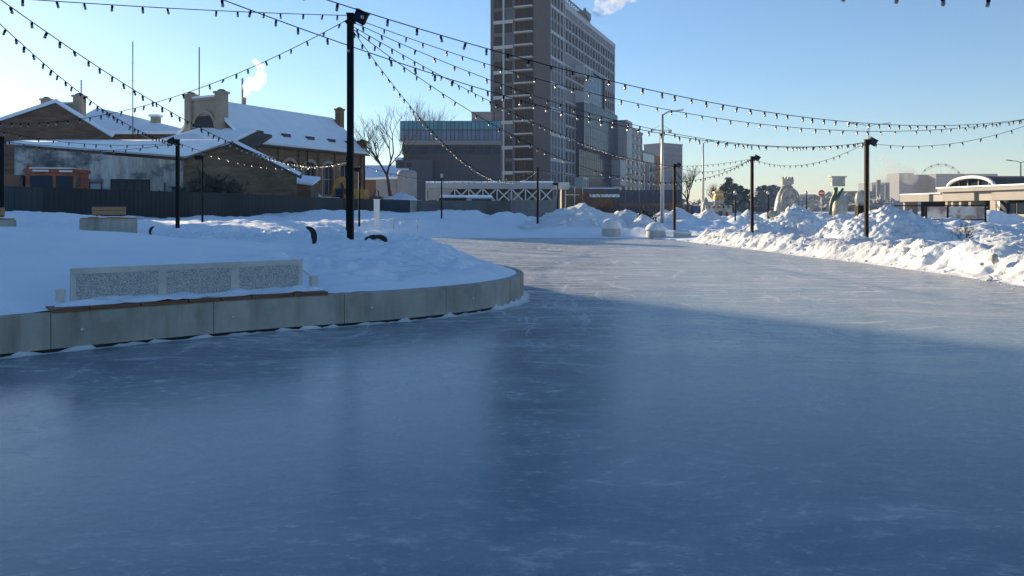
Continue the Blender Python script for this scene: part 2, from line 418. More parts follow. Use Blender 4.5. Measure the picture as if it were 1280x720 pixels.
def shell(mb, L, D, z0, z1, m=0, front=False, skip=()):  # box walls without the given faces, local x along front
    q = {'front': [(0,0),(L,0)], 'right': [(L,0),(L,D)], 'back': [(L,D),(0,D)], 'left': [(0,D),(0,0)]}
    for k, (a, b) in q.items():
        if k in skip: continue
        mb.add([(a[0],a[1],z0),(b[0],b[1],z0),(b[0],b[1],z1),(a[0],a[1],z1)], [(0,1,2,3)], m)
    mb.add([(0,0,z1),(L,0,z1),(L,D,z1),(0,D,z1)], [(0,1,2,3)], m)

# ================================================================== THE GROUND, RINK AND ISLAND
RINK = [(-40,-30),(20,-30),(14,-5),(12.2,6),(11.3,12),(11,16.9),(11.05,19.6),(10.8,24.3),(10.2,28),(9.8,33.2),(9.2,37.8),(8.9,41.7),(8.4,44.6),
        (6.5,45.6),(0,46.0),(-4,46),(-7,44.5),(-8,41),(-7.5,36),(-6,30),(-8,20),(-10,10),(-14,5),(-25,-3),(-40,-12)]
def sdist(poly, x, y):                     # positive outside
    p = np.array(poly, float); q = np.roll(p, -1, 0); d2 = np.full(x.shape, 1e18); ins = np.zeros(x.shape, bool)
    for a, b in zip(p, q):
        e = b - a; t = np.clip(((x-a[0])*e[0] + (y-a[1])*e[1]) / (e @ e), 0, 1)
        d2 = np.minimum(d2, (x-a[0]-t*e[0])**2 + (y-a[1]-t*e[1])**2)
        c = ((a[1] > y) != (b[1] > y)); ins ^= c & (x < (b[0]-a[0])*(y-a[1])/(b[1]-a[1]+1e-12)+a[0])
    return np.where(ins, -1, 1) * np.sqrt(d2)
def ground_h(x, y):
    x = np.asarray(x, float); y = np.asarray(y, float)
    d = sdist(RINK, x, y); r = np.hypot(x, y)
    wl = ss(-1, 7, -x + (y - 40)*.04)                       # the raised park on the left
    left = .85*ss(0, 5, d) + .55*ss(46, 72, y)*ss(-3, 8, -x+10) + .55*np.exp(-((x+24)**2/60 + (y-38)**2/30))
    right = .22*ss(0, 2.5, d) + .25*ss(50, 75, y)
    z = left*wl + right*(1-wl)
    amp = ss(0, 3, d) * (1 - ss(160, 320, r)*.8)
    z = z + amp*(.20*fbm(x/4.2, y/4.2, 4, 1) + .30*fbm(x/11., y/9., 3, 7)*(.6+.6*ss(46, 60, y)) + .05*fbm(x*1.2, y*.8, 4, 11) + wl*.13*billow(x/2.4, y/1.8, 4, 29))
    hum = np.maximum(0, fbm(x/5.5, y/3.6, 4, 23) - .12)*1.1*ss(48, 60, y)*(1-ss(100, 140, r))*(1-wl)
    z = z + hum
    z = z - .38*np.exp(-((x+12.4)**2/2.2 + (y-23.6)**2/3)) - .38*np.exp(-((x+16.2)**2/1.6 + (y-23.6)**2/3))
    z = np.where(d < .05, -.35, z + .03*ss(0, .4, d))
    return z
def gh(x, y): return float(ground_h(np.array([x]), np.array([y]))[0])

th = np.concatenate([np.arange(-180, -60, 6), np.arange(-60, -37, .5), np.arange(-37, 37, .07), np.arange(37, 60, .5), np.arange(60, 180.01, 6)])
rr = np.concatenate([[0.3, 2, 5], np.geomspace(8, 160, 330), np.geomspace(165, 2400, 40)])
TH, RR = np.meshgrid(np.radians(th), rr, indexing='ij')
gx, gy = RR*np.sin(TH), RR*np.cos(TH)
g = grid_mesh('ground', gx, gy, ground_h(gx, gy), 'snow_soft'); tag(g, 'blue white snow field around the skating rink', kind='structure')

ice = MB(); pr = [(p[0]*1.0, p[1]*1.0) for p in RINK]
ext = []
for a, b in zip(pr, pr[1:] + pr[:1]): ext.append(a)
n = len(ext); ice.add([(x, y, 0) for x, y in ext], [tuple(range(n))])
o = ice.build('ice_rink', 'ice'); tag(o, 'smooth scratched blue ice of the outdoor rink', kind='structure')
m_ = bmesh.new(); m_.from_mesh(o.data); bmesh.ops.triangulate(m_, faces=m_.faces[:]); m_.to_mesh(o.data); m_.free()

# the planter island: a curved concrete wall holding a mound of snow
def catmull(P, n=10, closed=True):
    out = []; N = len(P)
    for i in range(N if closed else N-1):
        g_ = lambda k: np.array(P[k % N] if closed else P[min(max(k, 0), N-1)], float)
        a, b, c, d = g_(i-1), g_(i), g_(i+1), g_(i+2)
        for k in range(n):
            t = k/n; out.append(.5*((2*b) + (c-a)*t + (2*a-5*b+4*c-d)*t*t + (3*b-a-3*c+d)*t**3))
    if not closed: out.append(np.array(P[-1], float))
    return np.array(out)
FRONT = [(-14.5,2.0),(-10.9,4.8),(-8.2,6.85),(-5.7,8.74),(-5.0,9.33),(-4.4,9.80),(-3.3,10.6),(-2.37,11.12),(-1.43,11.75),(-.52,12.65),(.05,13.75),(.22,15.0),(-.02,16.4),(-.75,18.4)]
BACK = [(-2.2,21.6),(-4,26),(-6.5,30),(-10,33),(-15,33),(-20,30),(-22,22),(-21,12),(-18,4)]
OUT = catmull(FRONT + BACK, 14)
cx, cy = -8.5, 18.0
def resample(P, step, closed=True):
    Q = np.vstack([P, P[:1]]) if closed else P
    L = np.concatenate([[0], np.cumsum(np.hypot(*np.diff(Q, axis=0).T))]); s = np.arange(0, L[-1], step)
    return np.stack([np.interp(s, L, Q[:, 0]), np.interp(s, L, Q[:, 1])], 1), L[-1]
bd, _ = resample(OUT, .07)
nr = 130; tt = (np.linspace(0, 1, nr))**.75
bx = np.append(bd[:, 0], bd[0, 0]); by = np.append(bd[:, 1], bd[0, 1])
nrm = np.hypot(bx-cx, by-cy)
sx = cx + (bx-cx)[:, None]*(1-.15/nrm[:, None])*tt[None]; sy = cy + (by-cy)[:, None]*(1-.15/nrm[:, None])*tt[None]
BW0 = np.array([-5.39, 9.62]); BW1 = np.array([-3.02, 11.37]); BD = (BW1-BW0)/np.linalg.norm(BW1-BW0); BN = np.array([-BD[1], BD[0]])
def island_h(x, y):
    d = -sdist(OUT[::3], x, y)
    z = .44 + .12*ss(.0, .55, d) + .20*ss(.3, 2.6, d) + .06*ss(2.0, 5, d)
    z = z + .50*np.exp(-(((x+9.2)/4.4)**2 + ((y-14.0)/3.2)**2))*ss(0, 2.5, d) - .14*np.exp(-((x+3.9)**2/1.5 + (y-14.6)**2/2.5))             # smooth dome behind the bench
    rough = ss(-5.2, -3.6, x - (y-14)*.10)
    backr = np.maximum(rough, ss(17.5, 20, y))
    z = z + ss(.2, 1.2, d)*(backr*(.14*fbm(x/1.5, y/1.5, 5, 5) + .17*billow(x/.9, y/.9, 5, 9) + .03*fbm(x/.16, y/.16, 2, 19)) + .05*fbm(x/3, y/3, 3, 2))
    z = z + .30*np.exp(-((x+2.0)**2/2.6 + (y-17.8)**2/4.0))*ss(0, 1.5, d) + .26*np.exp(-((x+5.0)**2/2.0 + (y-22.)**2/5))
    u = (x-BW0[0])*BD[0] + (y-BW0[1])*BD[1]; v = (x-BW0[0])*BN[0] + (y-BW0[1])*BN[1]
    nb = ss(-1.0, -.1, u)*ss(-1.0, -.1, 3.0-u)*(1-ss(.15, 1.4, v)); z = z*(1-nb) + (.47+.02*fbm(x*2, y*2, 3, 3))*nb   # scooped out round the bench
    return z
isl = grid_mesh('snow_island', sx, sy, island_h(sx, sy), 'snow_soft'); tag(isl, 'soft snow mound filling the curved concrete planter', 'snow mound')
def ih(x, y): return float(island_h(np.array([x]), np.array([y]))[0])

wall = thing('planter_wall', 'curved grey concrete retaining wall along the ice around the snow mound', 'wall')
fr, flen = resample(catmull(FRONT, 16, False), .08, False)
tan = np.gradient(fr, axis=0); tan /= np.hypot(*tan.T)[:, None]; inn = np.stack([-tan[:, 1], tan[:, 0]], 1)
def seg(i0, i1, top=.46, bot=.045, off=0.0, th_=.26, name='wall_panel', m='concrete'):
    b = MB(); V = []; Fs = []
    for i in range(i0, i1+1):
        e_ = .90 if (i == i1 and name == 'wall_panel') else 1.0; fp = fr[i]*e_ + fr[i-1]*(1-e_)
        o_ = fp + inn[i]*off; k = fp + inn[i]*(off+th_)
        V += [(o_[0], o_[1], bot), (o_[0], o_[1], top-.012), (o_[0]+inn[i][0]*.012, o_[1]+inn[i][1]*.012, top), (k[0], k[1], top), (k[0], k[1], bot)]
    N = i1-i0
    for j in range(N):
        a = j*5; c = a+5
        for q in range(5): Fs.append((a+q, c+q, c+(q+1) % 5, a+(q+1) % 5))
    Fs += [tuple(range(4, -1, -1)), tuple(range(N*5, N*5+5))]
    b.add(V, Fs); return b.build(name, m, wall)
pxs = 640 + F*fr[:, 0]/fr[:, 1]
idx = lambda px: int(np.argmin(np.where(fr[:, 1] > 7, np.abs(pxs - px) + 1e3*(np.arange(len(fr)) > np.argmax(np.where(fr[:, 1] > 7, pxs, -1e9))), 1e9)))
imax = int(np.argmax(np.where(fr[:, 1] > 7, pxs, -1e9)))
cuts = [0, int(len(fr)*.1), idx(-260), idx(-100), idx(68), idx(265), idx(430), idx(560), idx(640), imax+8, len(fr)-2]
for a, b in zip(cuts, cuts[1:]):
    if b - a > 2: seg(a, b)
seg(0, len(fr)-1, .40, -.06, .05, .12, 'gap_strip', 'black_rubber')  # recessed black strip stands in for the dark gap under the panels
for px in (102, 292, 462, 590):           # small round wall lights
    i = idx(px); p = fr[i]; ang = math.atan2(tan[i][1], tan[i][0])
    b = MB(); b.xf = Matrix.Rotation(R(90), 4, 'X'); b.lathe([(.0, -.004), (.024, -.004), (.026, .006), (.018, .012), (.0, .013)], 14)
    b.build('wall_light', 'galvanised', wall, loc=(p[0], p[1], .24), rz=ang)
# ragged frost where the wall meets the ice
fs = []; X_ = []; Y_ = []; Z_ = []
s_ = np.arange(len(fr)); w = .05 + .09*np.clip(fbm(s_*.08/.5, s_*0, 5, 41)+.2, 0, 1) + .05*(pxs > 560)
hgt = np.clip(.012 + .085*fbm(s_*.08/.28, s_*0+3, 5, 43), .003, .10) + .05*ss(600, 655, pxs)
for k in range(7):
    t = k/6; X_.append(fr[:, 0] - inn[:, 0]*(w*(1-t)) + inn[:, 0]*.002*k); Y_.append(fr[:, 1] - inn[:, 1]*(w*(1-t)) + inn[:, 1]*.002*k)
    Z_.append(.003 + hgt*t**1.6)
fro = grid_mesh('snow_drift', np.array(X_).T, np.array(Y_).T, np.array(Z_).T, 'snow_rough'); tag(fro, 'thin ragged strip of frost where the curved wall meets the ice', 'snow', kind='stuff')

# bench on the wall: timber seat, white perforated back, end posts
ang = math.atan2(BD[1], BD[0])
bench = thing('wall_bench', 'long timber bench with a white three panel perforated back on the concrete wall', 'bench', (BW0[0], BW0[1], 0), ang)
inv = Matrix.Translation((BW0[0], BW0[1], 0)) @ Matrix.Rotation(ang, 4, 'Z'); inv = inv.inverted()
mbS = MB(); i0, i1 = idx(65), idx(411)
bl = [0.0]; rs = random.Random(3)
i = i0
while i < i1:
    j = min(i1, i + rs.choice([4, 5, 5, 6, 7]))
    if i1 - j < 3: j = i1
    for row in range(3):
        A = fr[i] + inn[i]*(-.015+row*.125); A2 = fr[i] + inn[i]*(-.015+row*.125+.115); B = fr[j] + inn[j]*(-.015+row*.125); B2 = fr[j] + inn[j]*(-.015+row*.125+.115)
        ga = tan[i]*.006
        z0 = .462; z1 = .505
        pl = [tuple((inv @ Vector((q[0], q[1], 0)))[:2]) for q in (A+ga, B-ga, B2-ga, A2+ga)]
        mbS.prism(pl, z0, z1)
    i = j
mbS.build('seat', 'wood', bench)
bk = MB(); bk.box(0, 2.95, 0, .06, .47, .93); bkO = bk.build('backrest', 'white_metal', bench)
for u0, u1 in ((.06, 1.0), (1.10, 1.93), (2.04, 2.89)):
    q = MB(); q.box(u0, u1, -.004, .01, .53, .86); q.build('perforated_panel', 'perforated_metal', bkO)
for u in (-.10, 3.14):
    q = MB(); q.box(u-.05, u+.05, .0, .12, .46, .68); q.build('end_post', 'white_metal', bench)
q = MB(); q.bar((2.95, .05, .79), (3.10, .06, .66), .02); q.build('brace', 'white_metal', bench)
q = MB()
NX = 90; ux = np.linspace(-.2, 3.1, NX); VX, UX = np.meshgrid(np.linspace(-.40, -.005, 12), ux); 
SZ = .507 + np.clip(.03 + .06*fbm(UX*1.6, VX*3, 4, 61) + .04*(VX+.2), -.03, .09) * ss(-.43, -.27, VX + .06*fbm(UX*3, UX*0, 3, 66))
sc_ = grid_mesh('snow_cover', UX, VX, SZ, 'snow_soft'); sc_.parent = bench

# ================================================================== SNOW HEAPS
def pile(label, px, half, d, ytop, depth, seed, lump=1.0, skew=0.0, group='shovelled snow heaps round the rink', n=110, name='snow_pile'):
    depth = depth*.8; X0 = xat(px, d); hw = half/F*d; base = gh(X0, d); top = zat(ytop, d); h = max(.3, top - base)
    u = np.linspace(-1.15, 1.15, n); U, V = np.meshgrid(u, u, indexing='ij')
    rad = np.sqrt((U - skew*.0)**2 + V**2) * (1 + .16*fbm(U*1.5+seed, V*1.5, 3, seed))
    us = U - skew
    prof = np.clip(1 - np.sqrt((us/(1+np.where(us > 0, -skew, skew)))**2 + V**2), -.3, 1)
    prof = np.where(prof > 0, prof**.95, prof)
    x = X0 + U*hw; y = d + V*depth
    z = prof*h*1.05
    edge = ss(0, .35, prof)
    z = z + edge*lump*min(1, h)*(.17*fbm(x/1.5, y/1.5, 5, seed+3, .45) + .07*billow(x/.62, y/.62, 4, seed+9) + .045*fbm(x/.22, y/.22, 3, seed+5) - .15*np.maximum(0, fbm((x+y*.4)/.8, y/1.1, 3, seed+15)))
    z = np.where(prof <= 0.0, z-.15, z)
    rc = random.Random(seed*7+1); big_ = half > 40 and d < 60
    for _ in range(80 if big_ else 22):
        i, j = rc.randrange(n), rc.randrange(n)
        if .02 < prof[i, j] < .8: CHUNKS.append((X0+U[i, j]*hw, d+V[i, j]*depth, base+z[i, j]-.03, rc.choice([.04, .05, .06, .08, .10, .14, .2])*(1 if d < 60 else .7)))
    o = grid_mesh(name, U*hw, V*depth, z - .03, 'snow_rough'); o.location = (X0, d, base); tag(o, label, 'snow heap', group); return o
pile('wide snow heap behind the slim pole on the far edge of the ice', 718, 74, 53, 255, 5.5, 1, 1.0, .15, n=120)
pile('low crumbled snow heap sloping down beside the slim far pole', 668, 34, 55, 277, 3.5, 2, 1.2, .3)
pile('small rounded snow heap just behind the low round planter', 782, 40, 57, 261, 3.5, 3, .8, 0)
pile('pointed snow heap between the two low round planters', 803, 25, 50.5, 267, 2.2, 4, .9, 0)
pile('flat snow heap far behind the white street lamp', 846, 52, 62, 260, 4, 5, .8, 0)
pile('low snow heap on the bank beside the pole with two strings', 915, 32, 45.5, 281, 2.2, 6, 1.3, .1)
pile('tall rough snow heap in front of the carved ice figure', 992, 58, 44, 256, 4.2, 7, 1.2, .05, n=150)
pile('sunlit lumpy snow heap just left of the tall rough heap', 948, 34, 43, 272, 2.6, 8, 1.4, .25)
pile('biggest snow heap standing behind the pole by the right bank', 1118, 88, 35.5, 255, 4.2, 9, 1.25, -.12, n=180)
pile('middle snow heap wedged between the two biggest ones', 1052, 40, 38.5, 272, 2.6, 10, 1.3, 0)
pile('long low snow heap below the poster boards', 1235, 60, 44, 277, 3.5, 11, .7, 0)
pile('hard cut snow heap near the right end of the bank', 1262, 50, 30, 290, 2.6, 12, .8, 0)
for px, hw, d, yt, nm in ((884, 24, 72, 260, 'small snow heap under the small ice castle'), (935, 22, 70, 262, 'small snow heap by the short park lantern'),
                      (830, 30, 78, 261, 'distant snow heap left of the ice castle'), (1030, 30, 62, 266, 'small snow heap under the no entry sign'), (1190, 40, 58, 270, 'snow heap in front of the poster boards')):
    pile(nm, px, hw, d, yt, 3, px, .8, 0, n=60)

# the long bank of shovelled snow on the right
BL = catmull([(12.9,2),(12.0,8),(11.35,12),(11,16.9),(11.05,19.6),(10.8,24.3),(10.2,28),(9.8,33.2),(9.2,37.8),(8.95,41.5)], 20, False)
bl_, Lb = resample(BL, .05, False); tb = np.gradient(bl_, axis=0); tb /= np.hypot(*tb.T)[:, None]; nb_ = np.stack([tb[:, 1], -tb[:, 0]], 1)
tv = np.linspace(-.06, 2.3, 64); SS, TT = np.meshgrid(np.arange(len(bl_))*.05, tv, indexing='ij')
wob = .16*fbm(SS[:, :1]/1.1, SS[:, :1]*0, 4, 77)
prof = ss(0, .95, TT - wob)*(1-ss(1.5, 2.3, TT)*.85)
hb = prof*(.52 + .13*fbm(SS/2.4, TT/2, 3, 71))
rid = billow((SS*.8 + TT*.9)/.55, TT/1.5, 3, 73)
hb = hb + ss(.02, .5, prof)*(.30*rid + .06*billow(SS/.4, TT/.4, 3, 79) + .025*billow(SS/.13, TT/.13, 2, 80) + .12*fbm((SS+TT)/1.1, TT/1.6, 3, 83)) 
hb = hb - ss(.05, -.05, TT)*.05
endf = ss(0, 1.2, SS)*ss(0, 1.5, Lb-SS); hb = np.maximum(hb, -.01)*endf
BX = bl_[:, 0][:, None] + nb_[:, 0][:, None]*TT; BY = bl_[:, 1][:, None] + nb_[:, 1][:, None]*TT
bm_ = grid_mesh('snow_bank', BX, BY, hb + .004, 'snow_rough'); tag(bm_, 'long sunlit bank of shovelled snow along the right edge of the ice', 'snow bank')
rc = random.Random(99)
for _ in range(230):
    i = rc.randrange(60, len(bl_)-10); j = int(rc.betavariate(1.3, 2.2)*50)
    CHUNKS.append((BX[i, j], BY[i, j], hb[i, j], rc.choice([.02, .025, .03, .04, .05, .06, .09])))
for _ in range(160):                       # crumbs that rolled onto the ice
    i = rc.randrange(60, len(bl_)-10); off = abs(rc.gauss(0, .25))
    CHUNKS.append((bl_[i, 0]-nb_[i, 0]*off, bl_[i, 1]-nb_[i, 1]*off, 0, rc.uniform(.008, .028)))
b = MB()
for (x, y, z, r_) in CHUNKS:
    b.xf = Matrix.Translation((x, y, z+r_*.25)) @ Matrix.Rotation(rc.uniform(0, 6.28), 4, (rc.gauss(0, 1), rc.gauss(0, 1), rc.gauss(0, 1)+.01)) @ Matrix.Diagonal((rc.uniform(.7, 1.5), rc.uniform(.6, 1.2), rc.uniform(.4, .9), 1))
    q = len(b.f); b.ball((0, 0, 0), r_, 5, jit=.3)
    for k in range(q, len(b.f)): b.sm[k] = False
o = b.build('snow_chunks', 'snow_rough'); tag(o, 'loose broken lumps of snow scattered over the heaps and the bank', 'snow', kind='stuff')
# a few grey ice chunks standing on the bank
for px, py, d, s, lab in ((1243, 322, 18.6, .085, 'grey wedge shaped ice chunk on the bank near the right end'), (968, 302, 35.5, .15, 'brownish ice chunk on the bank beside the low heap')):
    b = MB(); b.ball((0, 0, s*.5), s, 7, sz=1.35, jit=.28); b.build('ice_chunk', 'beige_grey', None, lab, 'ice chunk', 'ice chunks on the bank', loc=(xat(px, d), d, zat(py, d)-.08))

# low round planters with caps of snow by the far edge of the ice
def round_planter(px, d, r, h, caph, lab):
    t = thing('round_planter', lab, 'planter', (xat(px, d), d, 0), 0, 'low round planters on the far edge')
    b = MB(); b.lathe([(r*.96, -.02), (r, .03), (r, h-.04), (r*.97, h)], 28); b.build('drum', 'concrete_light', t)
    c = MB(); N = 28; prof = [(r*1.0, h), (r*1.06, h+.08), (r*1.0, h+caph*.45), (r*.72, h+caph*.85), (r*.3, h+caph*1.0), (.01, h+caph)]
    c.lathe(prof, N); o = c.build('snow_cap', 'snow_rough', t)
    for v in o.data.vertices:
        k = 1 + .14*float(gnoise(v.co.x*2.1+px, v.co.y*2.1+v.co.z)); v.co.x *= k; v.co.y *= k
round_planter(764, 46.6, .56, .50, .62, 'low round concrete planter with a tall dome of snow')
round_planter(820, 45.6, .55, .42, .50, 'low round concrete planter in full sun with a rounded snow cap')
round_planter(853, 44.6, .50, .30, .22, 'flat snow topped round planter at the foot of a pole')

# ================================================================== POLES AND STRING LIGHTS
def pole(px, d, top, zb, w, lab, lamp=None, group='black string light poles', X=None, lampsize=.26):
    X = xat(px, d) if X is None else X
    t = thing('string_light_pole', lab, 'pole', (X, d, zb), 0, group); H = top - zb
    b = MB(); b.bar((0, 0, -.4), (0, 0, H), w, w); b.build('shaft', 'black_metal', t)
    c = MB(); c.box(-w*.8, w*.8, -w*.8, w*.8, H-.20, H-.16); c.box(-w*.62, w*.62, -w*.62, w*.62, H, H+.03); c.build('cable_collar', 'black_metal', t)
    if lamp:
        s = lamp; k = lampsize
        l = MB(); l.bar((s*w*.4, 0, H-.12), (s*(w*.5+k*.3), 0, H-.02), .04); L = None
        y = MB(); y.xf = Matrix.Translation((s*(w*.5+k*.62), -.03, H-.06)) @ Matrix.Rotation(s*R(28), 4, 'Y') @ Matrix.Rotation(R(14), 4, 'X')
        y.box(-k*.5, k*.5, -k*.34, k*.34, -k*.5, k*.42); y.box(-k*.42, k*.42, -k*.55, -k*.34, -k*.36, k*.32); y.box(-k*.56, k*.56, -k*.40, k*.40, k*.42, k*.50)
        for q in range(4): y.box(-k*.46, k*.46, k*.34, k*.45, -k*.4+q*k*.2, -k*.34+q*k*.2)
        fo = y.build('floodlight', 'black_metal', t); l.build('bracket', 'black_metal', fo)
        g_ = MB(); g_.xf = y.xf; g_.box(-k*.40, k*.40, -k*.565, -k*.555, -k*.34, k*.30); g_.build('lens', 'glass_dark', fo)
    return Vector((X, d, top))
PA = pole(438, 19, 6.35, .80, .145, 'tall thick black mast rising from the snow mound with a big floodlight', 1, lampsize=.29)
PB = pole(222, 30.6, 4.35, gh(xat(222, 30.6), 30.6), .12, 'black pole left of the old brick halls with a floodlight facing left', -1, lampsize=.26)
PC = pole(672, 51, 4.35, 0.05, .13, 'slim black pole at the foot of the far snow heap without a floodlight', None)
PD = pole(843, 46.9, 4.35, -.02, .14, 'black pole on the far rink edge beside the flat snow topped planter', 1, lampsize=.26)
PE = pole(940, 40.3, 4.35, .2, .14, 'black pole standing behind the bank left of the carved ice figure', 1, lampsize=.27)
PF = pole(1083, 30.6, 4.35, .2, .125, 'black pole in front of the biggest snow heap on the right', 1, lampsize=.27)
PH = pole(434, 41.5, 4.35, gh(xat(434, 41.5), 41.5), .12, 'thin distant black pole just behind the tall mast', None)
PG = pole(1.5, 29.5, 4.35, gh(xat(1.5, 29.5), 29.5), .13, 'black pole at the very left edge of the view', None)
PM = pole(0, 9, 6.4, .4, .165, 'tall black mast outside the view on the left part of the snow mound', 1, X=-8.3, lampsize=.36)
PR = pole(0, 27.5, 5.1, .2, .13, 'black pole outside the view beyond the right bank', 1, X=19)
PQ = pole(0, 27.7, 5.2, .9, .13, 'black pole outside the view to the left of the snowy park', None, X=-20.5)
PT = pole(0, 8, 4.5, .2, .13, 'black pole outside the view on the near right bank', None, X=14)
PV = pole(0, 2, 4.5, .2, .13, 'black pole outside the view near the left rink edge', None, X=-20)

sk = MB(); sk.lathe([(.008, 0), (.03, -.006), (.033, -.075), (.027, -.085)], 10)
gl = MB(); gl.lathe([(.022, -.083), (.034, -.105), (.037, -.13), (.03, -.158), (.004, -.172)], 10)
SOCK = sk.mesh('bulb', 'black_metal'); GLS = gl.mesh('glass', 'bulb_glass')
both = MB(); both.lathe([(.01, 0), (.034, -.006), (.037, -.078), (.03, -.088)], 7); both.lathe([(.024, -.086), (.038, -.108), (.041, -.13), (.032, -.162), (.004, -.175)], 7, m=1)
BULB = both.mesh('bulb', ['black_metal', 'bulb_glass'])
def string(a, b, sag, lab, near=False, sp=.5, da=-.1, db=-.1, r=.009):
    a = Vector(a) + Vector((0, 0, da)); b = Vector(b) + Vector((0, 0, db))
    t = thing('string_light', lab, 'string lights', a, 0, 'strings of bulbs between the poles')
    N = 48; p = [(b-a)*(i/N) - Vector((0, 0, 4*sag*(i/N)*(1-i/N))) for i in range(N+1)]
    w = MB(); w.tube(p, r, 6, cap=True); w.build('cable', 'black_metal', t)
    L = (b-a).length; k = max(4, min(98, int(L/sp))); rnd = random.Random(lab)
    for i in range(k):
        u = (i + .6 + rnd.uniform(-.15, .15))/(k+.2); q = (b-a)*u - Vector((0, 0, 4*sag*u*(1-u) + r))
        rot = (rnd.gauss(0, .17), rnd.gauss(0, .17), 0)
        if rnd.random() < .025: continue
        k_ = rnd.uniform(.64, .76); o = inst('bulb', SOCK if near else BULB, t, q, rot, (k_, k_, k_))
        if near: inst('glass', GLS, o)
string(PM, PR, 1.65, 'thick near string of bulbs passing above the mast and across the sky', True, .48)
string(PM, PF, 1.42, 'string of bulbs crossing the mast floodlight down towards the biggest heap', True, .48, -.3, -.08)
string(PA, PR, 1.5, 'string of bulbs from the mast top passing high above the ferris wheel', True, .5, -.05)
string(PA, PC, 2.0, 'steep deeply sagging string of bulbs from the mast to the slim far pole', False, .5, -.3)
string(PA, PD, .7, 'string of bulbs from the mast across the tower to the far planter pole', False, .5, -.25)
string(PA, PE, 2.3, 'lowest sagging string of bulbs from the mast across the tower', False, .5, -.3)
string(PA, PF, 1.15, 'string of bulbs from the mast close under the thick near string', False, .5, -.15)
string(PE, PF, .6, 'short sagging string of bulbs in front of the far ice figures')
string(PD, PE, .12, 'short tight string of bulbs in front of the bare distant tree')
string(PD, PE, .5, 'short slack string of bulbs hanging under the tight one')
string(PC, PD, .52, 'string of bulbs in front of the glass blocks at the foot of the tower')
string(PF, PR, .52, 'string of bulbs in front of the hazy ferris wheel and the low pavilion')
string(PM, PT, 1.33, 'string of bulbs dipping into the top right corner of the sky', True, .5, 0)
string(PA, PV, .45, 'nearly level string of bulbs along the top left of the sky', True, .5, -.02)
string(PA, PQ, 1.25, 'string of bulbs curving from the mast past the thin masts to the left edge', False, .5, -.08)
string(PM, PB, .85, 'string of bulbs falling from the top left to the pole left of the shed', False, .48)
string(PM, PH, 1.5, 'string of bulbs falling from the top left corner to the thin pole behind the mast', False, .48, -.5)
string(PB, PH, .65, 'sagging string of bulbs in front of the brick hall with arched windows')
string(PB, PQ, .5, 'sagging string of bulbs in front of the brown brick gable')
string(PG, PB, .35, 'faint slack string of bulbs in front of the old plaster shed')
string(PC, PH, .98, 'long slack string of bulbs in front of the dark office building')

# slim park lanterns
def lantern(px, yt, yb, d, lab, arm=0):
    zb = zat(yb, d); zt = zat(yt, d); t = thing('park_lantern', lab, 'lantern', (xat(px, d), d, zb), 0, 'small black park lanterns'); H = zt-zb
    b = MB(); b.tube([(0, 0, -.5), (0, 0, H*.4), (0, 0, H)], [.065, .055, .045], 8); b.build('post', 'black_metal', t)
    h = MB()
    if arm: h.box(-.06 if arm > 0 else -.40, .40 if arm > 0 else .06, -.09, .09, H-.02, H+.10); h.box(arm*.2-.16, arm*.2+.16, -.12, .12, H-.1, H-.02)
    else: h.lathe([(.05, H-.02), (.12, H+.02), (.12, H+.2), (.03, H+.34)], 10)
    h.build('lamp_head', 'black_metal' if arm else 'galvanised', t)
lantern(253, 197, 266, 42, 'small black lantern in front of the brick end wall of the shed', -1)
lantern(449, 212, 272, 44, 'small black lantern just right of the tall mast', -1)
lantern(552, 222, 265, 60, 'small lantern in front of the far fence and the white truss')
lantern(697, 230, 264, 60, 'small lantern right of the slim far pole', -1)
lantern(919, 243, 268, 62, 'short park lantern beside the small ice castle')
lantern(960, 243, 266, 68, 'short park lantern left of the carved ice figure')
lantern(1008, 243, 262, 74, 'short dark lantern right of the carved ice figure')

# street lamps
def street_lamp(px, yt, yb, d, arms, lab, r=.085, col='galvanised'):
    zb = zat(yb, d); H = zat(yt, d)-zb; t = thing('street_lamp', lab, 'street lamp', (xat(px, d), d, zb), 0, 'tall street lamps')
    b = MB(); b.tube([(0, 0, -.6), (0, 0, H*.5), (0, 0, H)], [r*1.25, r, r*.7], 10); b.build('post', col, t)
    for s, L in arms:
        a = MB(); a.tube([(0, 0, H-.05), (s*L*.3, 0, H+.18), (s*L*.75, 0, H+.26)], r*.5, 6); ao = a.build('arm', col, t)
        l = MB(); l.xf = Matrix.Translation((s*L*.85, 0, H+.27)) @ Matrix.Rotation(-s*R(8), 4, 'Y'); l.box(-L*.22, L*.22, -.12, .12, -.03, .06); l.build('lamp_head', col, ao)
street_lamp(828, 143, 281, 56, [(1, 1.4)], 'tall pale street lamp with one short arm left of the far black pole', .12)
street_lamp(879, 179, 265, 82, [(1, 1.0)], 'farther pale street lamp with one arm above the ice castle', .10)
street_lamp(1086, 158, 262, 75, [(-1, 1.9), (1, 1.9)], 'double armed street lamp behind the pole by the biggest heap', .07)
street_lamp(1276, 203, 262, 110, [(-1, 1.9), (1, 1.9)], 'dark double armed street lamp above the pavilion roof', .09, 'black_metal')

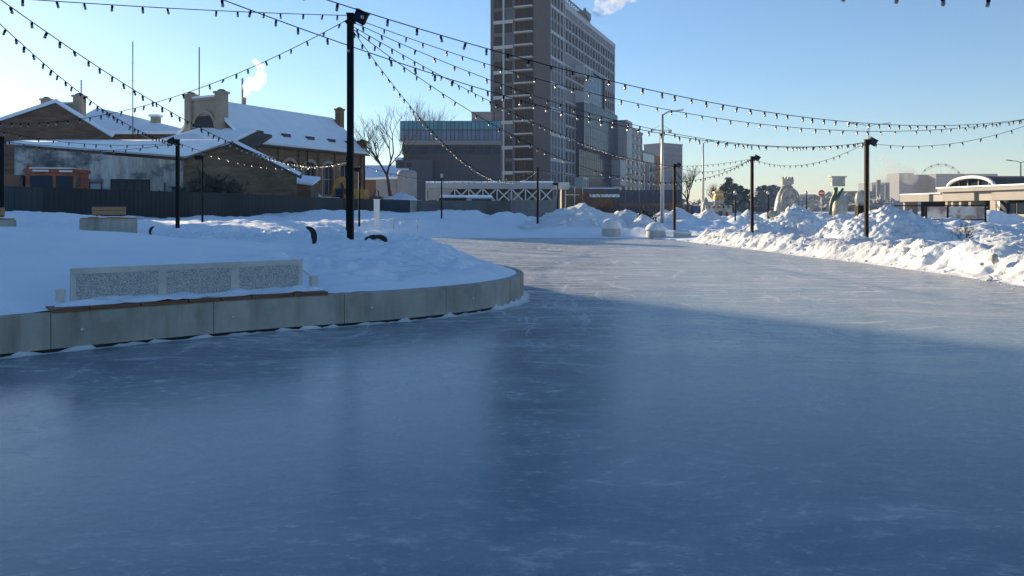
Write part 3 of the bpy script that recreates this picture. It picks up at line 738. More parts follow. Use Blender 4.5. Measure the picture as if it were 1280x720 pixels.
# ================================================================== SMALL THINGS IN THE PARK
def park_bench(px0, px1, d, zb, lab):
    X0, X1 = xat(px0, d), xat(px1, d); W = X1-X0
    t = thing('park_bench', lab, 'bench', (X0, d, zb), 0, 'concrete park benches')
    b = MB(); b.box(0, W, 0, .6, -.3, .34); b.build('base', 'concrete', t)
    s = MB()
    for k in range(5): s.box(.02, W-.02, .02+k*.11, .115+k*.11, .342, .385)
    s.build('seat', 'pale_wood', t)
    r = MB(); r.box(.12, W*.78, .50, .54, .47, .60); r.box(.12, W*.78, .50, .54, .61, .72); r.build('backrest', 'pale_wood', t)
    for u in (.25, W*.66):
        q = MB(); q.box(u-.025, u+.025, .545, .59, .386, .70); q.box(u-.025, u+.025, .1, .545, .386, .40); q.build('bracket', 'black_metal', t)
    c = MB(); c.box(.0, W, .15, .47, .402, .43); c.build('snow_cover', 'snow_soft', t)
park_bench(99, 160, 24, zat(288, 24), 'wooden park bench with a backrest on a concrete block in the snow')
park_bench(-55, 5, 24, zat(289, 24), 'concrete park bench cut off by the left edge of the view')

# dark flaps sticking out of the snow
def flap(px, py, d, size, lab, seed, flip=1):
    X, Z = xat(px, d), max(zat(py, d), max(ih(xat(px, d), d) if d < 20 else gh(xat(px, d), d), 0) + .25*size); N = 14; b = MB(); V = []; Fs = []
    for i in range(N+1):
        a = R(100 - 165*i/N); w = size*(.10+.52*math.sin(math.pi*min(1, .08+i/N*.86))**1.2)
        cxx, cz = size*.85*math.cos(a)*flip, size*math.sin(a)
        for k in range(2):
            rr_ = 1 - k*w/size
            for yy in (-.012, .012): V.append((cxx*rr_ - .1*size*flip, yy + .12*size*math.sin(i*.5), cz*rr_))
    for i in range(N):
        a = i*4; c = a+4
        Fs += [(a, c, c+2, a+2), (a+1, a+3, c+3, c+1), (a, a+1, c+1, c), (a+2, c+2, c+3, a+3)]
    Fs += [(0, 2, 3, 1), (N*4, N*4+1, N*4+3, N*4+2)]
    b.add(V, Fs, 0, True); b.build('rubber_flap', 'black_rubber', None, lab, 'rubber flap', None, loc=(X, d, Z))
flap(386, 297, 18.0, .26, 'curved black rubber flap sticking out of the rough snow left of the mast', 1)
flap(191, 289, 22, .14, 'small dark rubber flap lying in the snow below the left pole', 2, -1)
b = MB(); N = 16
for j in range(1):
    pts = [(.19*math.cos(2*math.pi*i/N), .09*math.sin(4*math.pi*i/N), .085*math.sin(2*math.pi*i/N)*(1 if i < 9 else .8)) for i in range(N+1)]
    b.tube(pts, [.055+.03*math.sin(3.1*i) for i in range(N+1)], 8)
ring = b.build('crumpled_tyre', 'black_rubber', None, 'crumpled black rubber ring half filled with snow right of the mast', 'tyre', None, loc=(xat(470, 16.8), 16.8, max(zat(304, 16.8), ih(xat(470, 16.8), 16.8)+.01)))
c = MB(); c.ball((0, .02, -.02), .13, 12, sz=.6, jit=.12); c.build('snow_fill', 'snow_rough', ring)
b = MB(); b.box(-.16, .16, -.1, .1, -.4, 1.32); b.box(-.19, .19, -.13, .13, 1.32, 1.36)
b.build('white_post', 'white_paint', None, 'short white post in the snow before the far fence', 'post', loc=(xat(471, 46), 46, zat(278, 46)))
# low rope rail beside the white post
t = thing('rope_rail', 'low pale rope rail leading right from the white post', 'rail', (xat(471, 46), 45.9, zat(277, 46)))
b = MB(); b.tube([(.2, 0, .18), (1.0, 0, .10), (2.4, 0, .16)], .02, 6); b.build('rope', 'galvanised', t)
for u in (1.0, 2.4):
    b = MB(); b.tube([(u, 0, -.4), (u, 0, .2)], .03, 6); b.build('stake', 'galvanised', t)

# fences
def hoarding(p0, p1, h, lab, m='fence_dark', step=2.5, zb0=.8, zb1=.8, post=.08, cap=None):
    p0 = Vector((*p0, 0)); p1 = Vector((*p1, 0)); L = (p1-p0).length; an = math.atan2(p1.y-p0.y, p1.x-p0.x)
    t = thing('site_fence', lab, 'fence', p0, an, 'fences round the building site'); N = max(2, int(L/step)); h0, h1 = h
    for i in range(N):
        a, c = i*L/N, (i+1)*L/N - .02; za = h0+(h1-h0)*a/L; zc = h0+(h1-h0)*c/L
        b = MB(); b.prism([(a, 0), (c, 0), (c, .04), (a, .04)], zb0, [za, zc, zc, za])
        for k in range(1, 8): x = a+(c-a)*k/8; b.box(x-.015, x+.015, -.015, -.002, zb0, za-.05)
        b.build('fence_panel', m, t)
        q = MB(); q.box(a-post/2, a+post/2, .05, .05+post, zb0, za+.05); q.build('post', 'black_metal', t)
    return t
hoarding((xat(-70, 42), 42), (xat(372, 66), 66), (zat(230, 42), zat(244.5, 66)), 'long dark metal hoarding in front of the plaster shed', 'fence_dark', 2.5, .3)
hoarding((xat(372, 66.3), 66.3), (xat(478, 75), 75), (zat(246, 66), zat(249, 75)), 'low dark hoarding below the orange excavator', 'fence_dark', 2.2, .3)
hoarding((xat(478, 75.3), 75.3), (xat(514, 74), 74), (zat(249.5, 75), zat(250, 74)), 'short dark blue hoarding beside the white post', 'panel_dark', 1.4, .3)
hoarding((xat(520, 74.2), 74.2), (xat(638, 75), 75), (zat(250.5, 74), zat(251, 75)), 'grey brown hoarding in front of the white truss', 'fence_grey', 2.0, .3)
hoarding((xat(638, 76), 76), (xat(700, 77), 77), (zat(250, 76), zat(250, 77)), 'pale see through looking fence under the end of the truss', 'fence_mesh_grey', 2.0, .3)
b = MB(); b.box(-.28, .28, -.2, .2, -.8, 1.25); b.box(-.33, .33, -.25, .25, 1.25, 1.33, 1)
b.build('gate_pillar', ['concrete', 'snow_roof'], None, 'grey gate pillar capped with snow between two dark hoardings', 'pillar', loc=(xat(517, 74), 73.8, zat(267, 74)))

# ================================================================== BRICK HALLS ON THE LEFT
def chimney_pier(mb, x, y, z0, z1, w, m=0, cap=1):
    mb.box(x-w/2, x+w/2, y-w/2, y+w/2, z0, z1, m); mb.box(x-w*.62, x+w*.62, y-w*.62, y+w*.62, z1, z1+.22, m); mb.ball((x, y, z1+.22), w*.5, 8, cap, .55)

# the hall with arched windows; local x along the long side, y away to the left
hall_a = math.atan2(17, 9)
hall = thing('brick_hall', 'tan brick hall with arched windows, snowy roof and an arched gable parapet', 'hall', (-27.2, 80, 0), hall_a)
HL, HW, EV, RG = 19.2, 10.4, 8.9, 13.0
arch_u = [3.4, 6.4, 9.6, 12.6, 15.4]
b = MB()
fh = [(u-.8, u+.8, 3.4, 6.9) for u in arch_u]
facade(b, (0, 0), 0, HL, 0, EV, fh, .35)
b.add([(HL,0,0),(HL,HW,0),(HL,HW,EV),(HL,HW/2,RG),(HL,0,EV)], [(0,1,2,3,4)]); b.add([(0,HW,0),(0,0,0),(0,0,EV),(0,HW/2,RG),(0,HW,EV)], [(0,1,2,3,4)])
b.add([(HL,HW,0),(0,HW,0),(0,HW,EV),(HL,HW,EV)], [(0,1,2,3)])
hw_ = b.build('wall', 'brick_tan', hall)
for u, hole in zip(arch_u, fh):           # arched surround, glazing
    t_ = MB(); N = 12
    for r0, r1, z0 in ((.98, 1.32, 6.0),):
        pts = [(math.cos(math.pi*i/N), math.sin(math.pi*i/N)) for i in range(N+1)]
        for i in range(N):
            (c0, s0), (c1, s1) = pts[i], pts[i+1]
            t_.add([(u+c0*r0, -.14, z0+s0*r0), (u+c1*r0, -.14, z0+s1*r0), (u+c1*r1, -.14, z0+s1*r1), (u+c0*r1, -.14, z0+s0*r1),
                    (u+c0*r0, -.004, z0+s0*r0), (u+c1*r0, -.004, z0+s1*r0), (u+c1*r1, -.004, z0+s1*r1), (u+c0*r1, -.004, z0+s0*r1)],
                   [(0,3,2,1),(0,1,5,4),(3,7,6,2)])
    for s in (-1, 1): t_.box(u+s*1.15-.17, u+s*1.15+.17, -.14, -.004, 3.2, 6.0)
    t_.box(u-1.4, u+1.4, -.2, -.004, 3.02, 3.2)
    for s in (-1, 1): t_.box(u+s*.4-.04, u+s*.4+.04, .2, .26, 3.4, 6.9)
    t_.box(u-.8, u+.8, .2, .26, 5.1, 5.2)
    wd = t_.build('window', 'trim_stone', hall)
    g_ = MB(); g_.box(u-.85, u+.85, .28, .32, 3.35, 6.95); g_.build('pane', 'glass_dark', wd)
b = MB()
for u in (.5, 1.9, 4.9, 8.0, 11.1, 14.0, 17.0, 18.7): b.box(u-.28, u+.28, -.22, -.004, 0, 8.1)
for k in range(40): b.box(.1+k*.48, .32+k*.48, -.32, -.003, 8.15, 8.5)
b.box(-.1, HL+.1, -.38, -.003, 8.5, 8.78); b.build('pilasters_and_cornice', 'brick_tan', hall)
b = MB()
th_ = .32
b.slab([(-.3,-.7,EV-.28),(HL+.3,-.7,EV-.28),(HL+.3,HW/2,RG+.25),(-.3,HW/2,RG+.25)], th_); b.slab([(HL+.3,HW+.7,EV-.28),(-.3,HW+.7,EV-.28),(-.3,HW/2,RG+.25),(HL+.3,HW/2,RG+.25)], th_)
rf = b.build('roof', 'snow_roof', hall)
b = MB(); b.slab([(-.3,-.75,EV-.62),(HL+.3,-.75,EV-.62),(HL+.3,HW/2,RG-.10),(-.3,HW/2,RG-.10)], .1); b.build('eaves', 'roof_dark', hall)
for u in (2.6, 6.6, 10.4, 14.0, 17.2):     # dark snow guards / dormer vents low on the roof
    b = MB(); zz = EV+.62+.2; b.box(u-.55, u+.55, .5, 1.0, zz-.2, zz+.22); b.box(u-.62, u+.62, .44, 1.06, zz+.22, zz+.30, 1); b.build('roof_vent', ['roof_dark', 'snow_roof'], rf)
b = MB()
pc = 5.2; hw2 = 2.6
b.box(-.45, .0-.003, pc-hw2, pc+hw2, 9.6, 13.0); b.box(-.6, .1, pc-hw2-.1, pc+hw2+.1, 13.0, 13.3)
chimney_pier(b, -.25, pc-hw2+.35, 9.4, 13.6, .95); chimney_pier(b, -.25, pc+hw2-.35, 9.4, 13.6, .95)
N = 14
for i in range(N):
    a0, a1 = math.pi*i/N, math.pi*(i+1)/N
    P4 = [(pc+math.cos(a)*r_, 10.2+math.sin(a)*r_) for a, r_ in ((a0, 1.5), (a1, 1.5), (a1, 1.8), (a0, 1.8))]
    b.add([(-.62, y, z) for y, z in P4] + [(-.45, y, z) for y, z in P4], [(0,1,2,3),(0,4,5,1),(3,2,6,7),(0,3,7,4),(1,5,6,2)])
pa = b.build('parapet', ['trim_stone', 'roof_dark'], hall)
b = MB(); b.box(-.475, -.452, pc-1.4, pc+1.4, 9.9, 11.4); b.build('arched_window', 'glass_dark', pa)
b = MB(); b.box(-.6, .1, pc-hw2+.8, pc+hw2-.8, 13.303, 13.5); b.build('snow_cap', 'snow_roof', pa)
b = MB(); b.box(HL, HL+.4, pc-1.4, pc+1.4, 10.6, 13.0); chimney_pier(b, HL+.2, pc-1.2, 10.3, 14.1, .8); b.build('far_parapet', ['brick', 'roof_dark'], hall)
b = MB(); chimney_pier(b, HL+.2, .4, 8.9, 9.9, .8); b.build('corner_pier', ['brick', 'roof_dark'], hall)
b = MB(); b.box(-.1, 1.1, .3, .8, 11.4, 12.3); b.xf = None
for u, dd in ((18.9, -.35), (8.9, -.3)):
    b2 = MB(); b2.tube([(u, dd, 0), (u, dd, 8.4)], .07, 6); b2.build('drainpipe', 'black_metal', hall)

# thin masts on the roofs
def mast(px, yt, yb, d, lab, lattice=False):
    X = xat(px, d); z0, z1 = zat(yb, d), zat(yt, d); t = thing('antenna_mast', lab, 'antenna', (X, d, z0), 0, 'thin antenna masts')
    b = MB(); b.tube([(0, 0, -1.5), (0, 0, z1-z0)], .06, 6); b.build('mast', 'roof_dark', t)
    if lattice:
        for k in range(3):
            q = MB(); zz = (z1-z0)*(.55+.2*k); q.bar((-.5+.1*k, 0, zz), (.5-.1*k, 0, zz), .03); q.build('crossbar', 'galvanised', t)
mast(249, 59, 128, 84, 'thin dark antenna mast rising above the arched parapet')
mast(166, 52, 160, 104, 'thin pale antenna mast above the middle snow roof', True)
mast(101.5, 100, 122, 88, 'short bent antenna on the left brick parapet', True)

# left brown gable hall (partly cut by the view edge)
g0 = thing('brick_gable_hall', 'brown brick hall with a plain gable and snowy roof at the left edge', 'hall', (xat(70, 84), 84, 0))
A = at(70, 129, 84) - g0.location; Lf = at(-60, 172, 86) - g0.location; Rg = at(137, 170, 82) - g0.location
d_ = Vector((-14, 22, 0))
b = MB()
F0 = [Vector((Lf.x, Lf.y, 0)), Vector((Rg.x, Rg.y, 0)), Rg, A, Lf]; B0 = [v + d_ for v in F0]
b.add(F0 + B0, [(0,1,2,3,4),(9,8,7,6,5),(1,6,7,2),(5,0,4,9)]); b.build('wall', 'brick', g0)
b = MB(); up = Vector((0, 0, .42)); ov = (A-Lf).normalized()*.6; ov2 = (Rg-A).normalized()*.7; fw_ = Vector((.25, -.4, 0))
b.slab([Lf-ov+up+fw_, A+up+fw_, A+up+d_, Lf-ov+up+d_], .35); b.slab([A+up+fw_, Rg+ov2+up+fw_, Rg+ov2+up+d_, A+up+d_], .35); b.build('roof', 'snow_roof', g0)
b = MB(); bb = at(55, 128, 86.6)-g0.location; cc = at(104, 128, 86.0)-g0.location
zt_ = zat(126, 84)
b.bar((bb.x, bb.y+.1, zt_-1.6), (cc.x, cc.y+.1, zt_-1.6), .5, 3.2)
chimney_pier(b, bb.x+.3, bb.y, zt_-3.5, zt_+.35, .85); chimney_pier(b, cc.x-.4, cc.y, zt_-3.5, zt_+.65, .95)
pp = b.build('parapet', ['trim_stone', 'roof_dark'], g0)
b = MB(); b.bar((bb.x+.9, bb.y+.1, zt_+.08), (cc.x-1.0, cc.y+.1, zt_+.08), .6, .16); b.build('snow_cap', 'snow_roof', pp)

# middle hall: hipped snow roofs between the two
m0 = thing('hipped_roof_house', 'brick house with a pointed hipped snow roof between the two halls', 'house', (xat(150, 106), 106, 0))
b = MB(); b.box(-7, 9, 0, 12, 0, zat(166, 106)); b.build('wall', 'brick', m0)
b = MB(); zt1, ze = zat(130, 108), zat(165, 106)+.05
ap = Vector((xat(121, 112)-m0.location.x, 6, zt1)); q = [Vector((-8, -1, ze)), Vector((10, -1, ze)), Vector((10, 13, ze)), Vector((-8, 13, ze))]
ap2 = ap + Vector((1.5, 0, -.3))
b.add(q + [ap, ap2] + [v - Vector((0, 0, .4)) for v in q], [(0,1,5,4),(1,2,5),(2,3,4,5),(3,0,4),(0,6,7,1),(1,7,8,2),(2,8,9,3),(3,9,6,0),(9,8,7,6)]); b.build('roof', 'snow_roof', m0)
b = MB(); b.box(3.4, 4.4, 1.5, 2.5, ze-1, ze+2.2); b.box(3.2, 4.6, 1.3, 2.7, ze+2.2, ze+2.5, 1); b.build('chimney', ['trim_stone', 'snow_roof'], m0)

# annex in front of the arched hall with a low snowy roof
a0 = thing('annex_house', 'low annex with a broad snowy roof in front of the arched parapet', 'house', (xat(215, 78), 78, 0))
b = MB(); b.box(-6.5, 5.2, 0, 6, 0, zat(184, 78)); b.build('wall', 'brick', a0)
b = MB(); ze = zat(184, 78)
b.slab([(-7.2, -.8, ze-.1), (5.6, -.8, ze+.35), (7.6, 2.2, ze+2.1), (1.2, 3.6, ze+2.3), (-3.5, 5.5, ze+1.3)], .35); b.slab([(5.6,-.8,ze+.35),(-7.2,-.8,ze-.1),(-3.5,5.5,ze+1.3),(7.6,5.6,ze+.9)], .3) if False else None
b.build('roof', 'snow_roof', a0)
b = MB(); b.slab([(5.6, -.8, ze+.02), (7.9, -.4, ze-.2), (9.0, 3.0, ze+1.5), (7.6, 2.2, ze+1.75)], .3); b.build('roof_side', 'roof_dark', a0)

# the whitewashed shed
s0 = thing('plaster_shed', 'old whitewashed shed with stained plaster, snowy roof and a brick end wall', 'shed', (-30.1, 72, 0))
def rel(px, py, d): return at(px, py, d) - s0.location
LFt = rel(18, 184, 66); RFt = rel(229, 201, 72); RDt = rel(291, 180, 74.5); REt = rel(371, 219, 69); 
dn = lambda v, z=0: Vector((v.x, v.y, z))
ux = (dn(RFt)-dn(LFt)); Lw = ux.length; aw = math.atan2(ux.y, ux.x)
def along(px):                              # where a view column meets the long wall
    k = (px-640)/F; P0 = dn(LFt)+s0.location; dx, dy = ux.x/Lw, ux.y/Lw
    return (k*P0.y - P0.x)/(dx - k*dy)
b = MB()
holes = [(along(40), along(104), 1.2, 4.05), (along(138), along(188), 2.5, 4.35)]
zmin = 5.6
facade(b, (LFt.x, LFt.y), aw, Lw, 0, zmin, holes, .5)
c_, s_2 = math.cos(aw), math.sin(aw)
b.add([(LFt.x, LFt.y, zmin), (RFt.x, RFt.y, zmin), tuple(RFt), tuple(LFt)], [(0,1,2,3)])
bk_ = Vector((-s_2, c_, 0))*11
b.add([dn(LFt), tuple(LFt), tuple(LFt+bk_), tuple(dn(LFt)+bk_)], [(0,1,2,3)])
b.build('long_wall', 'old_plaster', s0)
b = MB(); b.add([dn(RFt), dn(REt), tuple(REt), tuple(RDt), tuple(RFt)], [(0,1,2,3,4)]); b.add([dn(REt), tuple(dn(REt)+bk_), tuple(REt+bk_), tuple(REt)], [(0,1,2,3)])
b.build('end_wall', 'brick_old', s0)
b = MB(); e = Vector((0, 0, .38)); ovl = Vector((s_2, -c_, 0))*.5
BLt = rel(30, 179.5, 78); 
b.slab([LFt+e+ovl-Vector((.5,.2,0)), RFt+e+ovl+Vector((.3,-.1,0)), RDt+e+Vector((.35,-.45,0)), BLt+e], .38)
b.slab([RDt+e+Vector((.35,-.45,0)), REt+e+Vector((.6,-.6,-.2)), REt+e+bk_, RDt+e+bk_], .3)
b.build('roof', 'snow_roof', s0)
b = MB(); b.bar(RDt+Vector((.3,-.48,.0)), REt+Vector((.55,-.62,-.2)), .12, .28); b.bar(RFt+Vector((.1,-.45,.0)), RDt+Vector((.3,-.48,.0)), .12, .24); b.build('barge_board', 'roof_dark', s0)
for (u0, u1, z0, z1), nm in zip(holes, ('garage_opening', 'window')):
    q = MB(); ca, sa = math.cos(aw), math.sin(aw)
    T = lambda u, v, z: (LFt.x+ca*u-sa*v, LFt.y+sa*u+ca*v, z)
    q.add([T(u0,.42,z0),T(u1,.42,z0),T(u1,.42,z1),T(u0,.42,z1)], [(0,1,2,3)])
    w_ = q.build(nm, 'panel_black', s0)
    if nm == 'window':
        f = MB()
        for k in range(6): u = u0+(u1-u0)*k/5; f.bar(T(u,.36,z0), T(u,.36,z1), .07)
        f.bar(T(u0,.35,(z0+z1)/2), T(u1,.35,(z0+z1)/2), .07); f.build('window_bars', 'roof_dark', w_)
q = MB(); u0, u1 = along(54), along(112); q.add([T(u0,-1.1,4.5),T(u1,-1.1,4.3),T(u1,-.01,4.65),T(u0,-.01,4.85),T(u0,-1.1,4.65),T(u1,-1.1,4.45),T(u1,-.01,4.8),T(u0,-.01,5.0)], [(3,2,1,0),(4,5,6,7),(0,1,5,4),(1,2,6,5),(2,3,7,6),(3,0,4,7)])
q.build('canopy', 'snow_roof', s0)
for px in (112, 127, 206):
    q = MB(); u = along(px); q.box(-.06, .06, -.08, -.01, .2, 4.1); q.build('drainpipe', 'roof_dark', s0, loc=T(u, 0, 0), rz=aw)
q = MB(); u0 = along(110); q.add([T(u0,-.03,1),T(along(128),-.03,1),T(along(128),-.03,3.9),T(u0,-.03,3.9)], [(0,1,2,3)]); q.build('door', 'fascia_grey', s0)
# bare bush against the brick end wall
def twig_bush(X, Y, zb, w, h, lab, n=60, mname='twig_brown', seed=1, name='bare_bush', group=None, leaf=None):
    t = thing(name, lab, 'bush', (X, Y, zb), 0, group); r_ = random.Random(seed); b = MB()
    for k in range(n):
        a = r_.uniform(0, 6.283); el = r_.uniform(.35, 1.45); L = h*r_.uniform(.6, 1.1)
        d = Vector((math.cos(a)*math.cos(el)*w/h, math.sin(a)*math.cos(el)*w/h, math.sin(el)))
        p = Vector((r_.uniform(-.25, .25)*w, r_.uniform(-.25, .25)*w, -.1)); m1 = p + d*L*.5 + Vector((r_.gauss(0,.06), r_.gauss(0,.06), 0))*w; e_ = p+d*L+Vector((r_.gauss(0,.15), r_.gauss(0,.15), r_.gauss(0,.05)))*w
        b.tube([p, m1, e_], [h*.014, h*.009, h*.004], 4, cap=False)
        for q in range(3):
            m2 = m1.lerp(e_, r_.random()); b.tube([m2, m2+Vector((r_.gauss(0,.2), r_.gauss(0,.2), abs(r_.gauss(0,.15))))*h*.6], [h*.006, h*.003], 3, cap=False)
        if leaf:
            for q in range(leaf):
                c = p.lerp(e_, r_.uniform(.35, 1)) + Vector((r_.gauss(0,.06), r_.gauss(0,.06), r_.gauss(0,.05)))*h; s = h*r_.uniform(.03, .07)
                v = [c + Vector((r_.gauss(0,1), r_.gauss(0,1), r_.gauss(0,1)))*s for _ in range(3)]; b.add(v, [(0,1,2)])
    b.build('branches', mname, t); return t
bp = at(265, 238, 69.5)
twig_bush(xat(262, 69.8), 69.8, .5, 3.2, 4.3, 'dense dark bush growing against the brick end wall of the shed', 150, 'dark_needles', 4, 'dark_bush', None, 40)
bp = rel(372, 232, 71)+s0.location
t = thing('lean_to', 'small ochre lean to with a snowy roof beside the brick end wall', 'lean-to', (xat(375, 74), 74, 0))
b = MB(); b.box(-.5, 1.0, 0, 3, 0, zat(229, 74)); b.build('wall', 'brick_tan', t)
b = MB(); z_ = zat(229, 74); b.slab([(-.7, -.3, z_+.25), (1.3, -.3, z_+.02), (1.3, 2.6, z_+.7), (-.7, 2.6, z_+.9)], .25); b.build('roof', 'snow_roof', t)

# ================================================================== VEHICLES BEHIND THE HOARDINGS
t = thing('orange_truck', 'orange red truck cab parked at the shed behind the dark hoarding', 'truck', (xat(72, 60), 60, .7), R(8)); t.scale = (.92, 1.1, 1.22)
b = MB(); b.prism([(-1.9,-1.1),(1.95,-1.1),(1.95,1.1),(-1.9,1.1)], .9, 3.05); b.box(-2.0, 2.05, -1.2, 1.2, 3.05, 3.28); b.box(-2.3, 2.35, -1.15, 1.15, .5, .9); b.build('cab', 'orange_paint', t)
q = MB(); q.box(-1.55, .15, -1.13, -1.105, 1.75, 2.85); q.box(.4, 1.7, -1.13, -1.105, 1.75, 2.85); q.build('windscreen', 'glass_dark', t)
q = MB(); q.box(-1.7, 1.5, -1.0, .9, 3.285, 3.36); q.build('snow_cover', 'snow_roof', t)
q = MB(); q.box(-3.6, -2.32, -1.0, 1.0, .8, 2.9); q.build('cargo_side', 'brown_cladding', t)
q = MB(); q.box(-1.3, -.1, -1.23, -1.205, 3.10, 3.2); q.box(.7, 1.7, -1.23, -1.205, 3.08, 3.18); q.build('white_stripe', 'white_paint', t)
q = MB(); q.lathe([(.12, 3.28), (.12, 3.5), (.06, 3.56)], 10, (-1.8, -.9, 0)); q.build('beacon', 'red_paint', t)
for u in (-2.15, 2.2):
    q = MB(); q.bar((u, -1.15, 2.2), (u, -1.15, 2.9), .1); q.box(u-.12, u+.12, -1.25, -1.16, 2.2, 2.7); q.build('mirror', 'dark_paint', t)
for u in (-1.2, 1.3):
    q = MB(); q.xf = Matrix.Translation((u, -1.0, .15)) @ Matrix.Rotation(R(90), 4, 'X'); q.lathe([(.5, -.15), (.55, -.1), (.55, .1), (.5, .15)], 16); w_ = q.build('wheel', 'black_rubber', t)
    q = MB(); q.box(u-.2, u+.2, -1.19, -1.155, .0, .3); q.build('rim', 'galvanised', w_)
for u in (-1.7, 1.7):
    q = MB(); q.box(u-.18, u+.18, -1.2, -1.155, .6, .8); q.build('headlight', 'lamp_lens', t)

t = thing('yellow_excavator', 'yellow orange excavator with a raised folded boom behind the tall mast', 'excavator', (xat(440, 80), 80, .6), 0)
b = MB(); b.box(-.6, 1.4, -1, 1, 1.1, 2.6); b.box(.2, 1.5, -1.05, 1.05, 1.3, 3.1); b.build('body', 'yellow_paint', t)
b = MB(); b.box(-1.5, -.62, -1, .1, 1.1, 3.2); cb = b.build('cab', 'dark_paint', t)
q = MB(); q.box(-1.4, -.7, -1.03, -1.005, 1.9, 3.05); q.build('pane', 'glass_dark', cb)
b = MB(); b.bar((-.1, .4, 2.3), (-.9, .4, 4.2), .4, .6); b.bar((-.9, .4, 4.2), (-1.7, .4, 3.9), .35, .5); b.build('boom', 'yellow_paint', t)
b = MB(); b.bar((-1.6, .4, 4.1), (-2.0, .4, 2.4), .3, .4); ar = b.build('arm', 'yellow_paint', t)
q = MB(); q.prism([(-2.5,.0),(-1.6,.0),(-1.6,.8),(-2.5,.8)], [1.6,2.1,2.1,1.6], [2.2,2.5,2.5,2.2]); q.build('bucket', 'dark_paint', ar)
for s in (-.9, .9):
    q = MB(); q.box(-1.6, 1.6, s-.25, s+.25, .0, .9); q.build('track', 'black_rubber', t)
def car(px, d, zb, L, lab, m='dark_paint', snow=True, h=1.45, grp='vehicles behind the fences', rz=0):
    t = thing('parked_car', lab, 'car', (xat(px, d), d, zb), rz, grp); k = L/2
    b = MB(); b.xf = Matrix.Translation((0, .85, 0)) @ Matrix.Rotation(R(90), 4, 'X')
    pr_ = [(-k,.35),(k,.35),(k,.75),(k*.82,.9),(k*.45,.97),(k*.2,h),(-k*.55,h),(-k*.85,1.0),(-k,.92)]
    b.prism(pr_, 0, 1.7); b.build('body', m, t)
    q = MB(); q.box(-k*.52, k*.20, -.88, -.852, 1.0, h-.1); q.build('side_window', 'glass_dark', t)
    if snow: q = MB(); q.xf = b.xf; q.prism([(-k*.6,h+.003),(k*.22,h+.003),(k*.18,h+.2),(-k*.5,h+.22)], .1, 1.6); q.build('snow_cover', 'snow_roof', t)
    for u in (-k*.62, k*.62):
        q = MB(); q.xf = Matrix.Translation((u, -.80, .32)) @ Matrix.Rotation(R(90), 4, 'X'); q.lathe([(.28, -.1), (.32, -.07), (.32, .07), (.28, .1)], 14); q.build('wheel', 'black_rubber', t)
car(421, 79, 1.2, 3.4, 'dark blue car with snow on its roof below the excavator', 'dark_paint')
car(460, 82, 1.2, 2.6, 'small blue car right of the excavator', 'blue_paint', False)
t = thing('small_loader', 'small yellow loader with a dark cab behind the white post', 'loader', (xat(480, 80), 80, 1.2))
b = MB(); b.box(-.2, 1.0, -.6, .6, .3, 1.5); b.build('body', 'yellow_paint', t)
b = MB(); b.box(-1.3, -.22, -.6, .6, .4, 1.8); b.bar((-1.2, 0, 1.6), (-.8, 0, 2.5), .12); b.bar((-.5, 0, 1.6), (-.6, 0, 2.4), .12); b.build('cab', 'dark_paint', t)
for u in (-.9, .6):
    q = MB(); q.xf = Matrix.Translation((u, -.7, .3)) @ Matrix.Rotation(R(90), 4, 'X'); q.lathe([(.35, -.1), (.4, 0), (.35, .1)], 12); q.build('wheel', 'black_rubber', t)
def van(px, d, zt_, L, lab, m):
    t = thing('parked_van', lab, 'van', (xat(px, d), d, zt_-2.1), 0, 'vehicles behind the fences'); k = L/2
    b = MB(); b.xf = Matrix.Translation((0, 1, 0)) @ Matrix.Rotation(R(90), 4, 'X'); b.prism([(-k,.4),(k,.4),(k,1.1),(k*.72,1.3),(k*.5,2.0),(-k*.96,2.0),(-k,1.9)], 0, 2.0); b.build('body', m, t)
    q = MB(); q.box(-k*.7, k*.45, -1.03, -1.005, 1.3, 1.85); q.build('side_window', 'glass_dark', t)
    q = MB(); q.xf = b.xf; q.prism([(-k*.98,2.003),(k*.52,2.003),(k*.45,2.25),(-k*.9,2.3)], .05, 1.95); q.build('snow_cover', 'snow_roof', t)
    for u in (-k*.62, k*.62):
        q = MB(); q.xf = Matrix.Translation((u, -.95, .35)) @ Matrix.Rotation(R(90), 4, 'X'); q.lathe([(.3, -.1), (.36, -.07), (.36, .07), (.3, .1)], 14); q.build('wheel', 'black_rubber', t)
van(573, 84, zat(246, 84), 4.0, 'dark van with a thick snow cover behind the grey brown hoarding', 'dark_paint')
van(605, 83, zat(246, 83), 3.6, 'pale van with a rounded snow cover under the white truss', 'fascia_grey')

# ================================================================== OFFICE BLOCK AND TRUSS CANOPY
t = thing('office_building', 'dark panelled office building with a teal glass upper storey left of the tower', 'office building', (xat(500, 150), 150, 0)); LX = xat(626, 150)-xat(500, 150)
zz = lambda y: zat(y, 150)
b = MB(); b.box(.6, LX, .3, 22, 0, zz(193)); b.build('lower_wall', 'panel_dark', t)
b = MB(); b.box(.4, LX, .2, 22, zz(193)+.003, zz(181)); b.build('strip_window', 'panel_black', t)
b = MB(); b.box(.5, LX, -.1, 22, zz(181)+.003, zz(175.5)); b.build('cornice', 'panel_grey', t)
b = MB(); b.box(0, LX, .1, 22, zz(175.5)+.003, zz(151)); b.build('upper_wall', 'panel_black', t)
for k in range(24):
    for r_, (ya, yb_, gm) in enumerate(((175, 163, 'glass_blue'), (162.3, 151, 'glass_bright'))):
        u0 = LX*k/24+.015; u1 = LX*(k+1)/24-.015; gmm = gm
        w_ = inst('window', win_mesh(u1-u0, zz(yb_)-zz(ya), 'panel_black', gmm, (1, 1), .05)[0], t, (u0, .05, zz(ya))); inst('pane', win_mesh(u1-u0, zz(yb_)-zz(ya), 'panel_black', gmm, (1, 1), .05)[1], w_)
